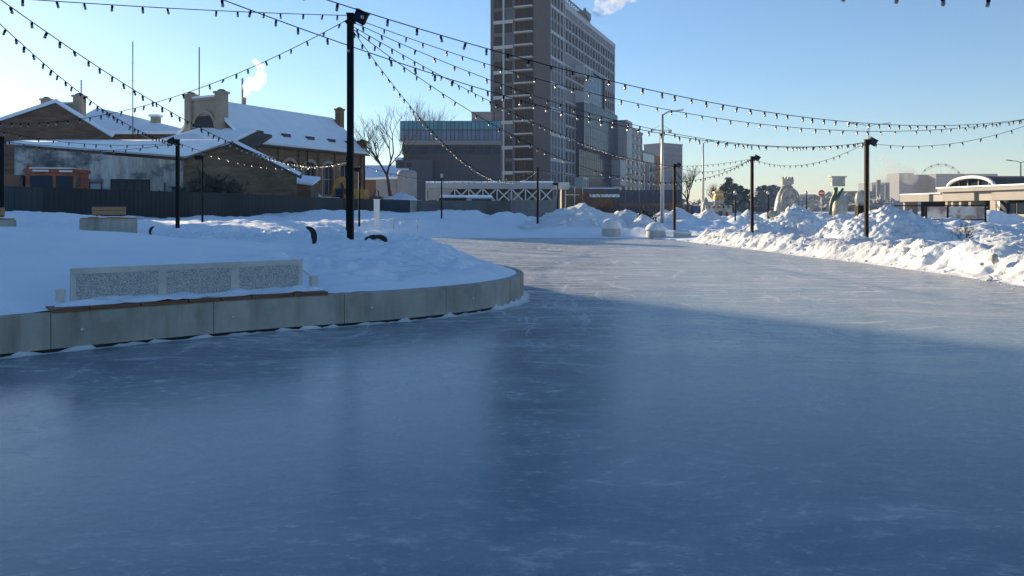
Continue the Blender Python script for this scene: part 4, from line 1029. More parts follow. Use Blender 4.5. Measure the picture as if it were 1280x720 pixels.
for k in range(12):
    u0 = .6+(LX-.7)*k/12+.05; u1 = .6+(LX-.7)*(k+1)/12-.05
    fm_, gm_ = win_mesh(u1-u0, zz(183)-zz(192), 'panel_black', 'glass_teal_dark', (1, 1), .05); w_ = inst('window', fm_, t, (u0, .15, zz(192))); inst('pane', gm_, w_)
b = MB()
for k in range(1, 12): u = .6+(LX-.7)*k/12; b.box(u-.04, u+.04, .26, .297, 0, zz(193.2))
for yy in (203, 214, 225): b.box(.62, LX-.02, .27, .298, zz(yy)-.04, zz(yy)+.04)
b.build('panel_joints', 'panel_black', t)
b = MB(); b.box(-.4, 6.5, -3, .25, 0, zz(201)); b.build('side_block', 'panel_dark', t)
for u, y0 in ((.4, 196), (1.7, 196)):
    b = MB(); b.box(u-.1, u+.9, -3.05, -3.003, zz(210), zz(204)); b.build('small_window', 'glass_dark', t)
b = MB(); b.box(LX*.70, LX*.90, 4, 9, zz(151), zz(138)); b.box(LX*.70-.1, LX*.90+.1, 3.9, 9.1, zz(138), zz(137)+.1); b.build('roof_box', 'beige_grey', t)
b = MB(); b.box(-1.0, .55, -.5, 3, zz(201), zz(197)); b.build('snow_ledge', 'snow_roof', t)

t = thing('truss_canopy', 'long canopy with a grey fascia on a white crossed steel truss', 'canopy', (xat(532, 100), 100, 0)); LX = xat(692, 100)-xat(532, 100); zz = lambda y: zat(y, 100)
b = MB(); b.box(0, LX, 0, 3.5, zz(236), zz(228.5)); b.build('fascia', 'fascia_grey', t)
b = MB(); b.box(.02, LX-.02, .02, 3.5, zz(228.5)+.002, zz(227.6)+.12); b.build('snow_cover', 'snow_roof', t)
b = MB(); zb_, zt_ = zz(252), zz(236.2); np_ = 9; st = LX/np_
for i in range(np_):
    b.bar((i*st+.1, .3, zb_), ((i+1)*st-.1, .3, zt_), .16); b.bar((i*st+.1, .45, zt_), ((i+1)*st-.1, .45, zb_), .16)
    b.bar((i*st+.05, .37, zb_), (i*st+.05, .37, zt_), .14)
b.bar((0, .37, zb_), (LX, .37, zb_), .22); b.build('truss', 'truss_white', t)
b = MB(); b.box(0, LX, 2.6, 2.8, zz(262)-1.5, zz(236)); b.build('back_wall', 'panel_black', t)
b = MB(); b.box(.3, 3.2, -.1, .25, zz(250), zz(236)-.02); b.build('white_panel', 'beige', t)
b = MB(); b.box(LX*.64, LX*.74, 2.5, 2.59, zz(250), zz(240)); b.build('pale_window', 'beige', t)  # plain beige panel on the back wall
b = MB(); b.box(LX+.01, LX+2.0, -.1, 3.3, zz(236), zz(228)); b.build('end_box', 'white_metal', t)

# ================================================================== THE TOWER
T0 = (9.26, 190, 0); TA = math.atan2(.934, .358)
tw = thing('apartment_tower', 'tall grey apartment tower with white window grids and projecting teal glass blocks', 'tower', T0, TA)
FL = 3.1; ZB = 4.6
TH_, TL, TW, ZL = 64.0, 66.0, 15.65, 53.6
# left (shaded) face: local x=0, runs from y=TW to y=0
hl = []; hb_ = []
for k in range(19):
    z = ZB + k*FL
    hl += [(.95, 3.25, z+.35, z+2.65), (3.75, 5.8, z+.35, z+2.65)]; hb_.append((6.5, 11.3, z+.15, z+2.8))
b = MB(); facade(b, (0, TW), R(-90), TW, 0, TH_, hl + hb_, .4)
# face of the tall part to the right, and remaining faces of the tall part
hr = []
for k in range(19):
    z = ZB + k*FL
    for u in (.7, 3.0, 5.7, 8.4): hr.append((u, u+1.55, z+.3, z+2.75))
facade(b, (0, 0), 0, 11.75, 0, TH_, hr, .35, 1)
b.add([(11.75,0,ZL),(11.75,TW,ZL),(11.75,TW,TH_),(11.75,0,TH_)], [(0,1,2,3)]); b.add([(11.75,TW,0),(0,TW,0),(0,TW,TH_),(11.75,TW,TH_)], [(0,1,2,3)])
b.add([(0,0,TH_),(11.75,0,TH_),(11.75,TW,TH_),(0,TW,TH_)], [(0,1,2,3)])
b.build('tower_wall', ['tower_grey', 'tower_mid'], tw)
windows(tw, (0, TW), R(-90), hl[4:30], 'panel_black', 'glass_dark', .3, (1, 1), .08)
# white surrounds: crosses joining pairs of floors
b = MB(); X_ = -.06
for k in range(19):
    z = ZB + k*FL
    y0, y1 = TW-5.95, TW-.8
    if k % 2 == 0: q = MB(); q.box(X_-.02, -.003, y0, y1, z-.52, z+.32); q.build('white_band', 'tower_white', tw)
b.box(X_, -.003, TW-3.72, TW-3.28, ZB, TH_); b.build('white_mullion', 'tower_white', tw)
for k in range(19):
    z = ZB+k*FL
    q = MB(); q.box(.55, .6, TW-11.3, TW-6.5, z+.15, z+2.8); q.box(.3, .55, TW-9.0, TW-8.85, z+.15, z+2.8, 1); q.box(.3, .45, TW-7.6, TW-7.5, z+.15, z+2.8, 1); bo = q.build('balcony', ['glass_dark', 'balcony_dark'], tw); q = MB(); q.box(-.96, -.003, TW-11.3, TW-6.5, z-.12, z+.12); q.box(-.96, -.93, TW-11.3, TW-6.5, z+.121, z+.22); q.build('balcony_slab', 'tower_white', bo)
b = MB()
for k in range(19): 
    z = ZB+k*FL; b.box(-.05, -.003, TW-13.0+1.6, TW-11.35, z-.1, z+.1)
# right strip: pale mullion grid
b = MB()
for u in (.45, 2.5, 5.1, 7.7, 10.3): b.box(u, u+.22, -.10, -.003, 0, TH_)
for k in range(20): 
    if k % 2: b.box(0.05, 11.7, -.13, -.003, ZB+k*FL-.5, ZB+k*FL+.25)
b.build('white_grid', 'tower_white', tw)
# long block behind
cols = [(12.6+i*2.95, 12.6+i*2.95+1.75) for i in range(18)]
def hcol(u): return u < 22 or u > 53.5
h2 = []
for k in range(16):
    z = ZB+k*FL+.35; zt2 = z+2.3
    if zt2 > ZL-.6: continue
    for (a, c) in cols:
        mid_ = (a+c)/2
        ok = z > 41.5 or (z > 31.5 and (mid_ > 53.5 or mid_ < 30)) or mid_ < 21
        if ok: h2.append((a, c, z, zt2))
b = MB(); facade(b, (11.75, 0), 0, 10.1, 0, 31, [(a-11.75, c-11.75, q, r) for a, c, q, r in h2 if r < 31 and c < 21.8], .35)
facade(b, (11.75, 0), 0, 19.0, 31, 41, [(a-11.75, c-11.75, q, r) for a, c, q, r in h2 if 31 < q and r < 41 and c < 30.7], .35)
facade(b, (52.6, 0), 0, TL-52.6, 31, 41, [(a-52.6, c-52.6, q, r) for a, c, q, r in h2 if 31 < q and r < 41 and a > 52.7], .35)
facade(b, (11.75, 0), 0, TL-11.75, 41, ZL, [(a-11.75, c-11.75, q, r) for a, c, q, r in h2 if q > 41 and r < ZL], .35)
b.add([(TL,0,0),(TL,TW,0),(TL,TW,ZL),(TL,0,ZL)], [(0,1,2,3)]); b.add([(TL,TW,0),(11.75,TW,0),(11.75,TW,ZL),(TL,TW,ZL)], [(0,1,2,3)])
b.add([(11.75,0,ZL),(TL,0,ZL),(TL,TW,ZL),(11.75,TW,ZL)], [(0,1,2,3)])
b.build('block_wall', 'tower_mid', tw)
use = [h for h in h2 if (h[3] < 31 and h[1] < 21.8) or (31 < h[2] and h[3] < 41 and (h[1] < 30.7 or h[0] > 52.7)) or (h[2] > 41 and h[3] < ZL)]
vis = sorted(use, key=lambda h: h[0])[:36]
windows(tw, (0, 0), 0, hr[8:44], 'tower_white', 'glass_blue', .3, (1, 1), .07)
windows(tw, (0, 0), 0, vis, 'panel_black', 'glass_dark', .3, (1, 1), .07)
rest_windows(tw, [((0, TW), R(-90), hl[:4]+hl[30:], .4), ((0, 0), 0, hr[:8]+hr[44:], .35), ((0, 0), 0, [h for h in use if h not in vis], .35)], 'glass_dark')
b = MB()                                    # white horizontal and vertical bands on the long block
for k in range(12, 17):
    z = ZB+k*FL
    if z < ZL: b.box(11.8, TL, -.10, -.003, z-.12, z+.12)
for i in range(0, 19, 2):
    u = 12.0+i*2.95; b.box(u-.12, u+.12, -.14, -.003, 41, ZL+.6)
b.box(11.8, TL, -.16, -.003, ZL-.5, ZL+.8)
for k in range(1, 13):
    z = ZB+k*FL
    if z < 41: b.box(11.8, 22 if z < 31 else 30.7, -.10, -.003, z-.12, z+.12)
b.build('white_bands', 'tower_white', tw)
# glass blocks
def glass_block(x0, x1, y0, y1, z0, z1, m, fl=3.1, mu=2.2):
    g_ = MB(); g_.box(x0, x1, y0, y1, z0, z1); go_ = g_.build('glass_block', m, tw)
    q = MB()
    for k in range(int((z1-z0)/fl)+1): q.box(x0-.05, x1+.05, y0-.05, y0-.003, z0+k*fl-.06, z0+k*fl+.06)
    n_ = int((x1-x0)/mu)
    for k in range(n_+1): u = x0+(x1-x0)*k/n_; q.box(u-.05, u+.05, y0-.06, y0-.002, z0, z1)
    n_ = max(1, int((y1-y0)/mu))
    for k in range(n_+1): v = y0+(y1-y0)*k/n_; q.box(x0-.06, x0-.002, v-.05, v+.05, z0, z1)
    for k in range(int((z1-z0)/fl)+1): q.box(x0-.05, x0-.003, y0, y1, z0+k*fl-.06, z0+k*fl+.06)
    q.build('mullions', 'tower_mid' if m == 'glass_blue' else 'panel_black', go_)
glass_block(30.72, 52.58, .5, 6, 30.5, 40.98, 'glass_blue', 3.1, 1.6)
glass_block(21.9, 60, -2.2, 6, 18.2, 30.9, 'glass_teal')
glass_block(21.9, 58, -.8, 6, 0.2, 18.15, 'glass_teal_dark')
def pale_block(x0, x1, y0, y1, z0, z1):
    g_ = MB(); g_.box(x0, x1, y0, y1, z0, z1); o = g_.build('pale_block', 'fascia_grey', tw); q = MB()
    for k in range(1, 6):
        v = y0+(y1-y0)*k/6; q.box(x0-.03, x0-.003, v-.04, v+.04, z0+.3, z1-.3)
    for k in range(1, 4): z = z0+(z1-z0)*k/4; q.box(x0-.03, x0-.002, y0+.2, y1-.2, z-.05, z+.05)
    q.build('joints', 'panel_grey', o)
pale_block(60.05, 68, -5.2, 3, 17.5, 29.5); pale_block(58.05, 66, -3.6, 3, 9.2, 17.2); pale_block(58.05, 65, -1.8, 3, .2, 9.0)
for (u0, u1, z0, z1) in ((21.2, 30, 37.0, 40.2), (21.2, 26, 30.2, 33.4), (20.4, 25.5, 7.2, 10.2)):
    g_ = MB(); g_.box(u0, u1, -2.4, -.02, z0, z1); o = g_.build('bay', 'tower_white', tw)
    for k in range(3):
        q = MB(); w_ = (u1-u0)/3; q.box(u0+k*w_+.5, u0+(k+1)*w_-.4, -2.43, -2.402, z0+.5, z1-.5); q.build('bay_window', 'glass_dark', o)
# roof structures
b = MB()
for i in range(12): b.bar((12.2+i*2.0, .4, ZL), (12.2+i*2.0, .4, ZL+2.7), .14); b.bar((12.2+i*2.0, .4, ZL+2.7), (12.2+i*2.0, 5, ZL+2.7), .14)
b.bar((11.8, .4, ZL+2.75), (36, .4, ZL+2.75), .3); b.bar((11.8, .4, ZL+1.5), (36, .4, ZL+1.5), .12); b.build('roof_rail', 'panel_grey', tw)
b = MB(); b.box(32, 43.5, 2, 9, ZL+.01, ZL+3.4); b.box(37.5, 43, 1.6, 6, ZL+3.42, ZL+5.2); b.build('plant_room', 'tower_mid', tw)
b = MB(); b.tube([(41, 3, ZL+5), (41, 3, ZL+6.6)], .5, 10); b.build('flue', 'panel_grey', tw)
b = MB(); b.box(-.2, 12, -.2, TW+.2, 0, .3)

# ================================================================== BLOCKS RIGHT OF THE TOWER
def block(px0, px1, d0, d1, ytop, lab, m, cols_, rows, glass, m2=None, D=14, name='apartment_block', cat='building', pane=False, wfrac=.62, hfrac=.55, frame='panel_black', side=True):
    p0 = Vector((xat(px0, d0), d0, 0)); p1 = Vector((xat(px1, d1), d1, 0)); L = (p1-p0).length; an = math.atan2(p1.y-p0.y, p1.x-p0.x)
    H = (zat(ytop, d0)+zat(ytop, d1))/2
    t = thing(name, lab, cat, p0, an); b = MB(); hs = []
    cw = L/cols_; rh = (H-2)/rows
    for i in range(cols_):
        for j in range(rows): hs.append((i*cw+cw*(1-wfrac)/2, i*cw+cw*(1+wfrac)/2, 1+j*rh+rh*(1-hfrac)/2, 1+j*rh+rh*(1+hfrac)/2))
    facade(b, (0, 0), 0, L, 0, H, hs, .3)
    shell(b, L, D, 0, H, 0, skip=('front',))
    b.build('wall', m, t)
    hs.sort(key=lambda h: -h[2]); windows(t, (0, 0), 0, hs[:100], frame, glass, .28, (1, 1), .1, pane=pane)
    if hs[100:]: rest_windows(t, [((0, 0), 0, hs[100:], .3)], glass)
    q = MB(); q.box(-.25, L+.25, -.25, D+.25, H+.003, H+.7); q.build('parapet', m2 or m, t)
    return t, L, H
t, L, H = block(781, 803, 270, 305, 163, 'ribbed grey office block right of the projecting glass blocks', 'panel_grey', 4, 9, 'glass_dark', 'panel_grey')
b = MB(); b.box(-8, -.02, .5, 12, 0, H-6); b.build('dark_wing', 'glass_dark', t); 
q = MB()
for k in range(7): q.box(-8.05, -.05, .3, .49, 2+k*3.6, 2.7+k*3.6)
q.build('ledges', 'brown_cladding', t)
t, L, H = block(803, 818, 330, 350, 192, 'block with vertical blue white and brown stripes behind the pale street lamp', 'far_block', 5, 6, 'glass_dark')
for k, (mm, u) in enumerate((('white_metal', .12), ('brown_cladding', .3), ('far_block_pale', .52), ('blue_paint', .75))):
    q = MB(); q.box(L*u-.45, L*u+.45, -.25, -.01, 0, H*.98); q.build('stripe', mm, t)
q = MB(); q.box(-.3, L*.9, -.4, -.26, H-4, H-.3); q.build('blue_frieze', 'glass_blue', t)
block(818, 827, 352, 360, 197, 'narrow brown block between the striped block and the slab block', 'brown_cladding', 2, 8, 'glass_dark')
t, L, H = block(829, 853, 430, 440, 181, 'grey slab apartment block with rows of pale balcony windows', 'far_block', 9, 11, 'glass_blue', hfrac=.5, frame='white_metal')
block(812, 830, 470, 470, 186, 'lower grey apartment block behind the slab block', 'far_block_pale', 6, 10, 'glass_blue')
t = thing('tower_crane', 'pale tower crane behind the slab apartment block', 'crane', (xat(826.5, 480), 480, 0))
b = MB(); z1 = zat(164, 480)
for sx_, sy_ in ((-.8, -.8), (.8, -.8), (.8, .8), (-.8, .8)): b.bar((sx_, sy_, 0), (sx_, sy_, z1), .25)
for k in range(int(z1/3)): b.bar((-.8, -.8, k*3), (.8, -.8, k*3+3), .18)
b.build('mast', 'beige_grey', t)
b = MB(); b.bar((-6, 0, z1+.6), (6.5, 0, z1+.6), .4); b.bar((-6, 0, z1+.6), (0, 0, z1+4), .2); b.bar((6.5, 0, z1+.6), (0, 0, z1+4), .2); b.bar((0, 0, z1), (0, 0, z1+4), .4); b.box(4.2, 6.2, -.8, .8, z1-1.2, z1+.4); b.build('jib', 'beige_grey', t)

# low dark building and grey hoarding at the foot of the tower
t = thing('site_building', 'low dark building with a snowy roof at the foot of the tower', 'building', (xat(702, 112), 112, 0)); LX = xat(774, 112)-xat(702, 112)
b = MB(); b.box(0, LX, 0, 6, 0, zat(236, 112)); b.build('wall', 'panel_black', t)
b = MB(); b.slab([(LX*.48, -.5, zat(244, 112)), (LX*1.0, -.5, zat(244, 112)), (LX*.98, 3, zat(236.5, 112)+.3), (LX*.5, 3, zat(236.5, 112)+.3)], .3); b.build('snowy_roof', 'snow_roof', t)
for u in (.06, .22, .36):
    q = MB(); q.box(LX*u, LX*u+.1, -.12, -.02, zat(262, 112), zat(234, 112)); q.build('white_pole', 'truss_white', t)
q = MB(); q.box(LX*.06, LX*.3, -.1, -.02, zat(244, 112), zat(243, 112)); q.build('rail', 'truss_white', t)
t = thing('grey_hoarding', 'long slate grey hoarding behind the distant snow heaps', 'hoarding', (xat(773, 125), 125, 0)); LX = xat(852, 125)-xat(773, 125)
N = 9
for k in range(N):
    q = MB(); q.box(LX*k/N, LX*(k+1)/N-.05, 0, .08, .3, zat(237.5, 125)); q.build('panel', 'panel_dark', t)
q = MB(); q.box(0, LX, -.1, -.02, zat(258, 125), zat(253.5, 125)); q.build('brown_strip', 'brown_cladding', t)

# discarded conifer branches lying on the heap
twig_bush(xat(808, 54), 54, zat(283, 54), .75, 1.5, 'dark conifer branches sticking out of the heap by the street lamp', 40, 'dark_needles', 9, 'conifer_branches', None, 14)
twig_bush(xat(731, 57), 57, zat(258, 57), 1.6, 1.6, 'dry brown brush behind the wide far snow heap', 60, 'twig_brown', 5, 'dry_brush')
twig_bush(xat(755, 60), 60, zat(262, 60), 1.6, 1.6, 'reddish brown brush with a pale tuft left of the hoarding', 60, 'twig_brown', 6, 'dry_brush')
twig_bush(xat(1206, 33.5), 33.5, zat(297, 33.5), .7, .9, 'small tuft of dry stalks poking out of the shaded slope of the biggest heap', 40, 'twig_brown', 8, 'dry_stalks')
rs = random.Random(12)
for k, px in enumerate((752, 775, 838, 858, 868, 905, 950, 986)):
    d = rs.uniform(95, 120); twig_bush(xat(px, d), d, .4, 3.2, rs.uniform(1.8, 2.6), 'low reddish brown bare bush in the row behind the distant heaps', 70, 'twig_brown', 30+k, 'bare_bush', 'bare bushes behind the distant heaps')

# ================================================================== TREES
def bare_tree(px, d, yb, yt, lab, seed, spread=1.0, depth=6, lean=0.0, thick=.030):
    zb = max(.3, zat(yb, d)-1.5); H = zat(yt, d)-zb; r_ = random.Random(seed)
    t = thing('bare_tree', lab, 'tree', (xat(px, d), d, zb), 0, 'bare leafless trees'); tr = MB(); br = MB()
    def grow(p, v, L, r, lvl, mb):
        pts = [p]; q = p; vv = v.copy()
        for i in range(3):
            vv = (vv + Vector((r_.gauss(0, .10), r_.gauss(0, .10), .05))).normalized(); q = q + vv*L/3; pts.append(q)
        mb.tube(pts, [r, r*.85, r*.72, r*.6], 6 if lvl < 2 else 4 if lvl < 4 else 3, cap=False)
        if lvl >= depth: return
        n = 3 if lvl < 5 else 2
        for k in range(n):
            a = r_.uniform(0, 6.283); sp = r_.uniform(.35, .75)*spread
            side = Vector((math.cos(a), math.sin(a), 0)); nv = (vv + side*sp + Vector((0, 0, .12))).normalized()
            s0_ = pts[3] if k == 0 or lvl == 0 else pts[r_.choice([1, 2, 3])]
            grow(s0_, nv, L*r_.uniform(.68, .9)*(.95 if k else 1), max(.012, r*.58), lvl+1, br)
    grow(Vector((0, 0, 0)), Vector((lean, 0, 1)).normalized(), H*.27, H*thick, 0, tr)
    tr.build('trunk', 'bark', t); br.build('crown', 'bark', t); return t
bare_tree(489, 96, 236, 124, 'large bare leafless tree between the arched hall and the office building', 5, 1.08, 6, -.05, .020)
bare_tree(522, 190, 236, 122, 'fainter bare tree crown behind the top of the office building', 8, .8, 6, .0, .022)
bare_tree(860, 170, 258, 206, 'bare forked tree behind the far black pole', 11, .9, 6, .05)
bare_tree(897, 140, 258, 224, 'low bare tree with reddish twigs behind the small ice castle', 14, 1.1, 6, -.1)
def conifer(px, d, yt, w, lab, seed, m='needles_hazed', grp='hazy conifers behind the ice figures'):
    zb = .3; H = zat(yt, d)-zb; r_ = random.Random(seed); t = thing('conifer_tree', lab, 'tree', (xat(px, d), d, zb), 0, grp)
    b = MB(); b.tube([(0, 0, -.5), (0, 0, H*.95)], [H*.022, H*.005], 6); b.build('trunk', 'bark', t)
    c = MB()
    for k in range(520):
        f = r_.random()**.7; z = H*(.10+.88*f); rad = w*(1-f)**.8*r_.uniform(.25, 1.0)+.05; a = r_.uniform(0, 6.283)
        p = Vector((rad*math.cos(a), rad*math.sin(a), z-rad*.35)); s = H*.045*r_.uniform(.6, 1.3)
        v = [p + Vector((r_.gauss(0, 1), r_.gauss(0, 1), r_.gauss(0, .5)))*s for _ in range(4)]; c.add(v, [(0,1,2),(0,2,3)])
    c.build('crown', m, t)
rs = random.Random(5)
conifer(911, 185, 221, 4.2, 'tallest dark hazy conifer right of the small ice castle', 1, 'needles')
for k, (px, yt) in enumerate(((919, 229), (926, 232), (933, 236), (904, 232))): conifer(px, 190+rs.uniform(0, 20), yt, 4.0, 'dark hazy conifer in the clump right of the small ice castle', 3+k, 'needles')
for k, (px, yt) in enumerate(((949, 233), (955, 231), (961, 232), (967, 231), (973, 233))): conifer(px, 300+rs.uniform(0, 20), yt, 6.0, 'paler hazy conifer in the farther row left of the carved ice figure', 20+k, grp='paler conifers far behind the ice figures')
# far wood that reads as one mass
b = MB(); rs = random.Random(21)
for k in range(2600):
    px = rs.uniform(1020, 1100) if rs.random() < .45 else rs.uniform(850, 1280); d = rs.uniform(420, 640); ht = rs.uniform(3, 9.0)
    if px < 1015: ht *= .8
    p = Vector((xat(px, d), d, rs.uniform(0, ht)+.3)); s = rs.uniform(1.0, 2.4)
    v = [p + Vector((rs.gauss(0, 1.2), rs.gauss(0, 1.2), rs.gauss(0, .8)))*s for _ in range(4)]; b.add(v, [(0,1,2),(0,2,3)])
o = b.build('far_wood', 'needles_hazed'); tag(o, 'low hazy belt of far trees along the horizon', 'wood', kind='stuff')

# small snowy houses on the slope behind the bare tree
t = thing('log_house', 'small beige round fronted house with a snowy roof behind the bare tree', 'house', (xat(495, 118), 118, 0))
b = MB(); b.box(-3.0, 2.0, 0, 6, 0, zat(222, 118)); b.lathe([(1.5, 0), (1.5, zat(216, 118)), (1.2, zat(213, 118))], 14, (1.6, .2, 0)); b.build('wall', 'beige_grey', t)
b = MB(); zz_ = zat(222, 118); b.slab([(-3.6, -.6, zz_), (2.4, -.6, zz_+.2), (1.5, 3, zz_+1.5), (-3.0, 3, zz_+1.6)], .35); b.build('roof', 'snow_roof', t)
b = MB(); b.box(-2.2, -1.2, -.05, -.01, 2, 3.4); b.build('window', 'glass_dark', t)
t = thing('snowy_cottage', 'low cottage with a broad snow roof left of the bare tree', 'house', (xat(470, 128), 128, 0))
b = MB(); b.box(-2.6, 2.6, 0, 6, 0, zat(222, 128)); b.build('wall', 'brown_cladding', t)
b = MB(); zz_ = zat(222, 128); b.slab([(-3.2, -.6, zz_), (3.2, -.6, zz_), (2.6, 3.5, zz_+2.2), (-2.4, 3.5, zz_+2.2)], .4); b.build('roof', 'snow_roof', t)
pile('snow heap behind the second dark hoarding', 500, 62, 84, 241, 5, 55, 1.6, 0, 'snow heaps on the building site', 60)
pile('snow heap behind the low dark hoarding', 390, 34, 80, 236, 5, 56, .8, 0, 'snow heaps on the building site', 60)

# ================================================================== ICE SCULPTURES, SIGN, PAVILION
t = thing('ice_figure', 'large round carved ice figure with a ring and a crown behind the tall rough heap', 'ice sculpture', (xat(984, 74), 74, .3))
b = MB(); b.lathe([(1.1, -.3), (1.2, .4), (1.25, 1.3), (1.12, 2.2), (.85, 2.9), (.6, 3.35), (.45, 3.6)], 26); o = b.build('body', 'carved_ice', t)
for v in o.data.vertices:
    k = 1+.10*float(gnoise(v.co.x*2.2+9, v.co.z*2.2)); v.co.x *= k; v.co.y *= k*.7
b = MB(); N = 30
b.tube([(1.18*.98*math.cos(2*math.pi*i/N)*.72+.12, -.62+.1*math.sin(2*math.pi*i/N), 2.05+1.25*math.sin(2*math.pi*i/N)) for i in range(N+1)], .11, 8); b.build('ring', 'carved_ice', t)
for k in range(5):
    a = 2*math.pi*k/5; q = MB(); q.ball((.12+.42*math.cos(a), -.72, 1.95+.55*math.sin(a)), .22, 8, sz=1, jit=.15); q.build('carved_petal', 'carved_ice', t)
b = MB(); b.box(-.52, .52, -.25, .25, 3.72, 4.25); b.box(-.35, .35, -.2, .2, 3.5, 3.72)
for k in range(4): b.box(-.5+k*.29, -.37+k*.29, -.22, .22, 4.25, 4.42)
b.build('crown', 'carved_ice', t)
b = MB(); b.box(-1.75, 1.75, -.7, .7, -.4, .35); b.build('pedestal', 'carved_ice', t)
for s in (-1, 1):
    q = MB(); q.ball((s*1.45, 0, .75), .42, 10, sz=1.3, jit=.1); q.build('side_figure', 'carved_ice', t)

t = thing('ice_castle', 'small ice castle with a yellow turret and red gate panels left of the pole', 'ice sculpture', (xat(896, 80), 80, .3))
b = MB(); b.box(-1.4, 1.3, -1, 1, -.3, 1.5)
for k in range(6): b.box(-1.4+k*.48, -1.12+k*.48, -1, 1, 1.5, 1.8)
b.lathe([(.55, 0), (.5, 2.2), (.6, 2.4)], 12, (.2, 0, 0)); b.lathe([(.5, 0), (.42, 1.9), (.05, 2.6)], 12, (-1.2, -.4, 0)); b.build('walls', 'carved_ice', t)
b = MB(); b.box(-.28, .62, -.45, .45, 2.4, 2.75); b.box(-.34, .68, -.5, .5, 3.0, 3.2); tu = b.build('turret', 'yellow_paint', t)
b = MB(); b.box(-.22, .56, -.4, .4, 2.752, 2.998); b.build('turret_core', 'concrete_light', tu)
for u in (-.35, .75):
    q = MB(); q.box(u-.13, u+.13, -1.06, -1.003, .3, 1.1); q.build('red_gate', 'red_paint', t)  # plain red blocks on the front wall
b = MB(); b.box(-.1, .3, -1.05, -1.004, .5, 1.2); b.build('green_panel', 'green_paint', t)

t = thing('ice_lamp_figure', 'green swirled figure holding up a white ice block right of the no entry sign', 'ice sculpture', (xat(1043, 64), 64, zat(268, 64)))
b = MB(); b.tube([(-.35, 0, -.4), (-.3, 0, .7), (-.15, 0, 1.2), (.1, 0, 1.75), (.1, 0, 2.2)], [.14, .14, .18, .16, .2], 8); b.tube([(-.25, -.05, 1.0), (.3, -.1, 1.5), (.7, 0, 2.1)], [.12, .13, .1], 8); b.build('green_body', 'green_paint', t)
b = MB(); b.prism([(-.3,-.3),(.75,-.3),(.75,.3),(-.3,.3)], 2.28, 3.0); b.box(-.4, .85, -.36, .36, 3.0, 3.1); b.build('ice_block', 'carved_ice', t)
b = MB(); b.lathe([(.55, -.3), (.6, .3), (.5, 1.0), (.35, 1.6), (.1, 1.8)], 14, (.55, .3, 0)); b.build('ice_base', 'carved_ice', t)
t = thing('carved_bust', 'rounded carved ice head half hidden behind the pole on the right', 'ice sculpture', (xat(1077, 60), 60, zat(268, 60)))
b = MB(); b.ball((0, 0, 1.2), .5, 12, sz=1.25, jit=.08); b.build('head', 'carved_ice', t); b = MB(); b.box(-.4, .4, -.3, .3, -.4, .66); b.build('block', 'black_metal', t)

t = thing('no_entry_sign', 'round red no entry sign with a white bar on a grey post', 'road sign', (xat(1027, 70), 70, zat(264, 70)))
H = zat(241.5, 70)-zat(264, 70)
b = MB(); b.tube([(0, .06, -.6), (0, .06, H+.3)], .035, 8); b.build('post', 'galvanised', t)
b = MB(); b.xf = Matrix.Translation((0, 0, H)) @ Matrix.Rotation(R(90), 4, 'X'); b.lathe([(.0, -.012), (.29, -.012), (.29, .012), (0, .012)], 24, smooth=False); fo = b.build('disc', 'red_paint', t)
b = MB(); b.box(-.2, .2, -.02, -.0135, H-.05, H+.05); b.build('white_bar', 'white_paint', fo)

# pavilion; local x runs along the front from the far left end towards the near right
p0 = Vector((xat(1130, 88), 88, 0)); p1 = Vector((xat(1345, 64), 64, 0)); an = math.atan2(p1.y-p0.y, p1.x-p0.x); PL = (p1-p0).length
pv = thing('pavilion', 'low beige pavilion with dark glazing and an arched glass roof on the right', 'pavilion', p0, an)
def pu(px):
    k = (px-640)/F; dx, dy = math.cos(an), math.sin(an); return (k*p0.y-p0.x)/(dx-k*dy)
def pz(px, py): u = pu(px); return zat(py, p0.y+u*math.sin(an))
fz0, fz1 = pz(1150, 252), pz(1150, 243)
for (a, c, m) in ((1130, 1167, 'beige'), (1167, 1184, 'beige_grey'), (1184, 1224, 'beige'), (1224, 1246, 'beige_grey'), (1246, 1345, 'beige')):
    b = MB(); fwd = -.5 if m == 'beige' else -.25; b.box(pu(a), pu(c)-.02, fwd, 10, fz0, fz1+(.0 if a < 1184 else .12)); b.build('fascia_panel', m, pv)
b = MB(); b.box(pu(1182), PL, -.9, 10, fz1+.13, pz(1230, 234)); b.build('roof_slab', 'beige', pv)
b = MB(); b.box(pu(1182)-.1, PL, -1.0, 10, pz(1230, 234)+.003, pz(1230, 234)+.14); b.box(pu(1130), pu(1182)-.12, -.5, 10, fz1+.003, fz1+.1); b.build('snow_cover', 'snow_roof', pv)
b = MB(); b.box(pu(1136), PL, 1.4, 9.5, 0, fz0-.003); b.build('glass_wall', 'glass_dark', pv)
b = MB()
for px in (1131, 1184, 1191, 1201, 1213): b.box(pu(px), pu(px)+.35, -.2, 1.3, 0, fz0-.003)
b.build('columns', 'beige', pv)
b = MB(); b.box(pu(1240), pu(1247), -.2, 9, 0, fz0-.003); b.build('grey_wall', 'beige_grey', pv)
b = MB(); b.box(pu(1250), pu(1253.5), -.3, 1.0, 0, fz0-.003); b.build('striped_column', 'diagonal_stripes', pv)
b = MB(); b.box(pu(1255), PL, -.15, 1.2, 0, 1.25); b.build('counter_wall', 'beige_grey', pv)
for k in range(6):
    b = MB(); a = pu(1255)+.2+k*1.25; b.box(a, a+1.0, .2, .3, 1.35, fz0-.25); w_ = b.build('window', 'glass_dark', pv); q = MB(); q.box(a-.06, a, .15, .35, 1.25, fz0-.2); q.build('frame', 'panel_black', w_)
b = MB(); ua, ub = pu(1185), pu(1243); uc, hr_ = (ua+ub)/2, (ub-ua)/2; zb0 = pz(1214, 236); zt0 = pz(1214, 223.5); N = 20
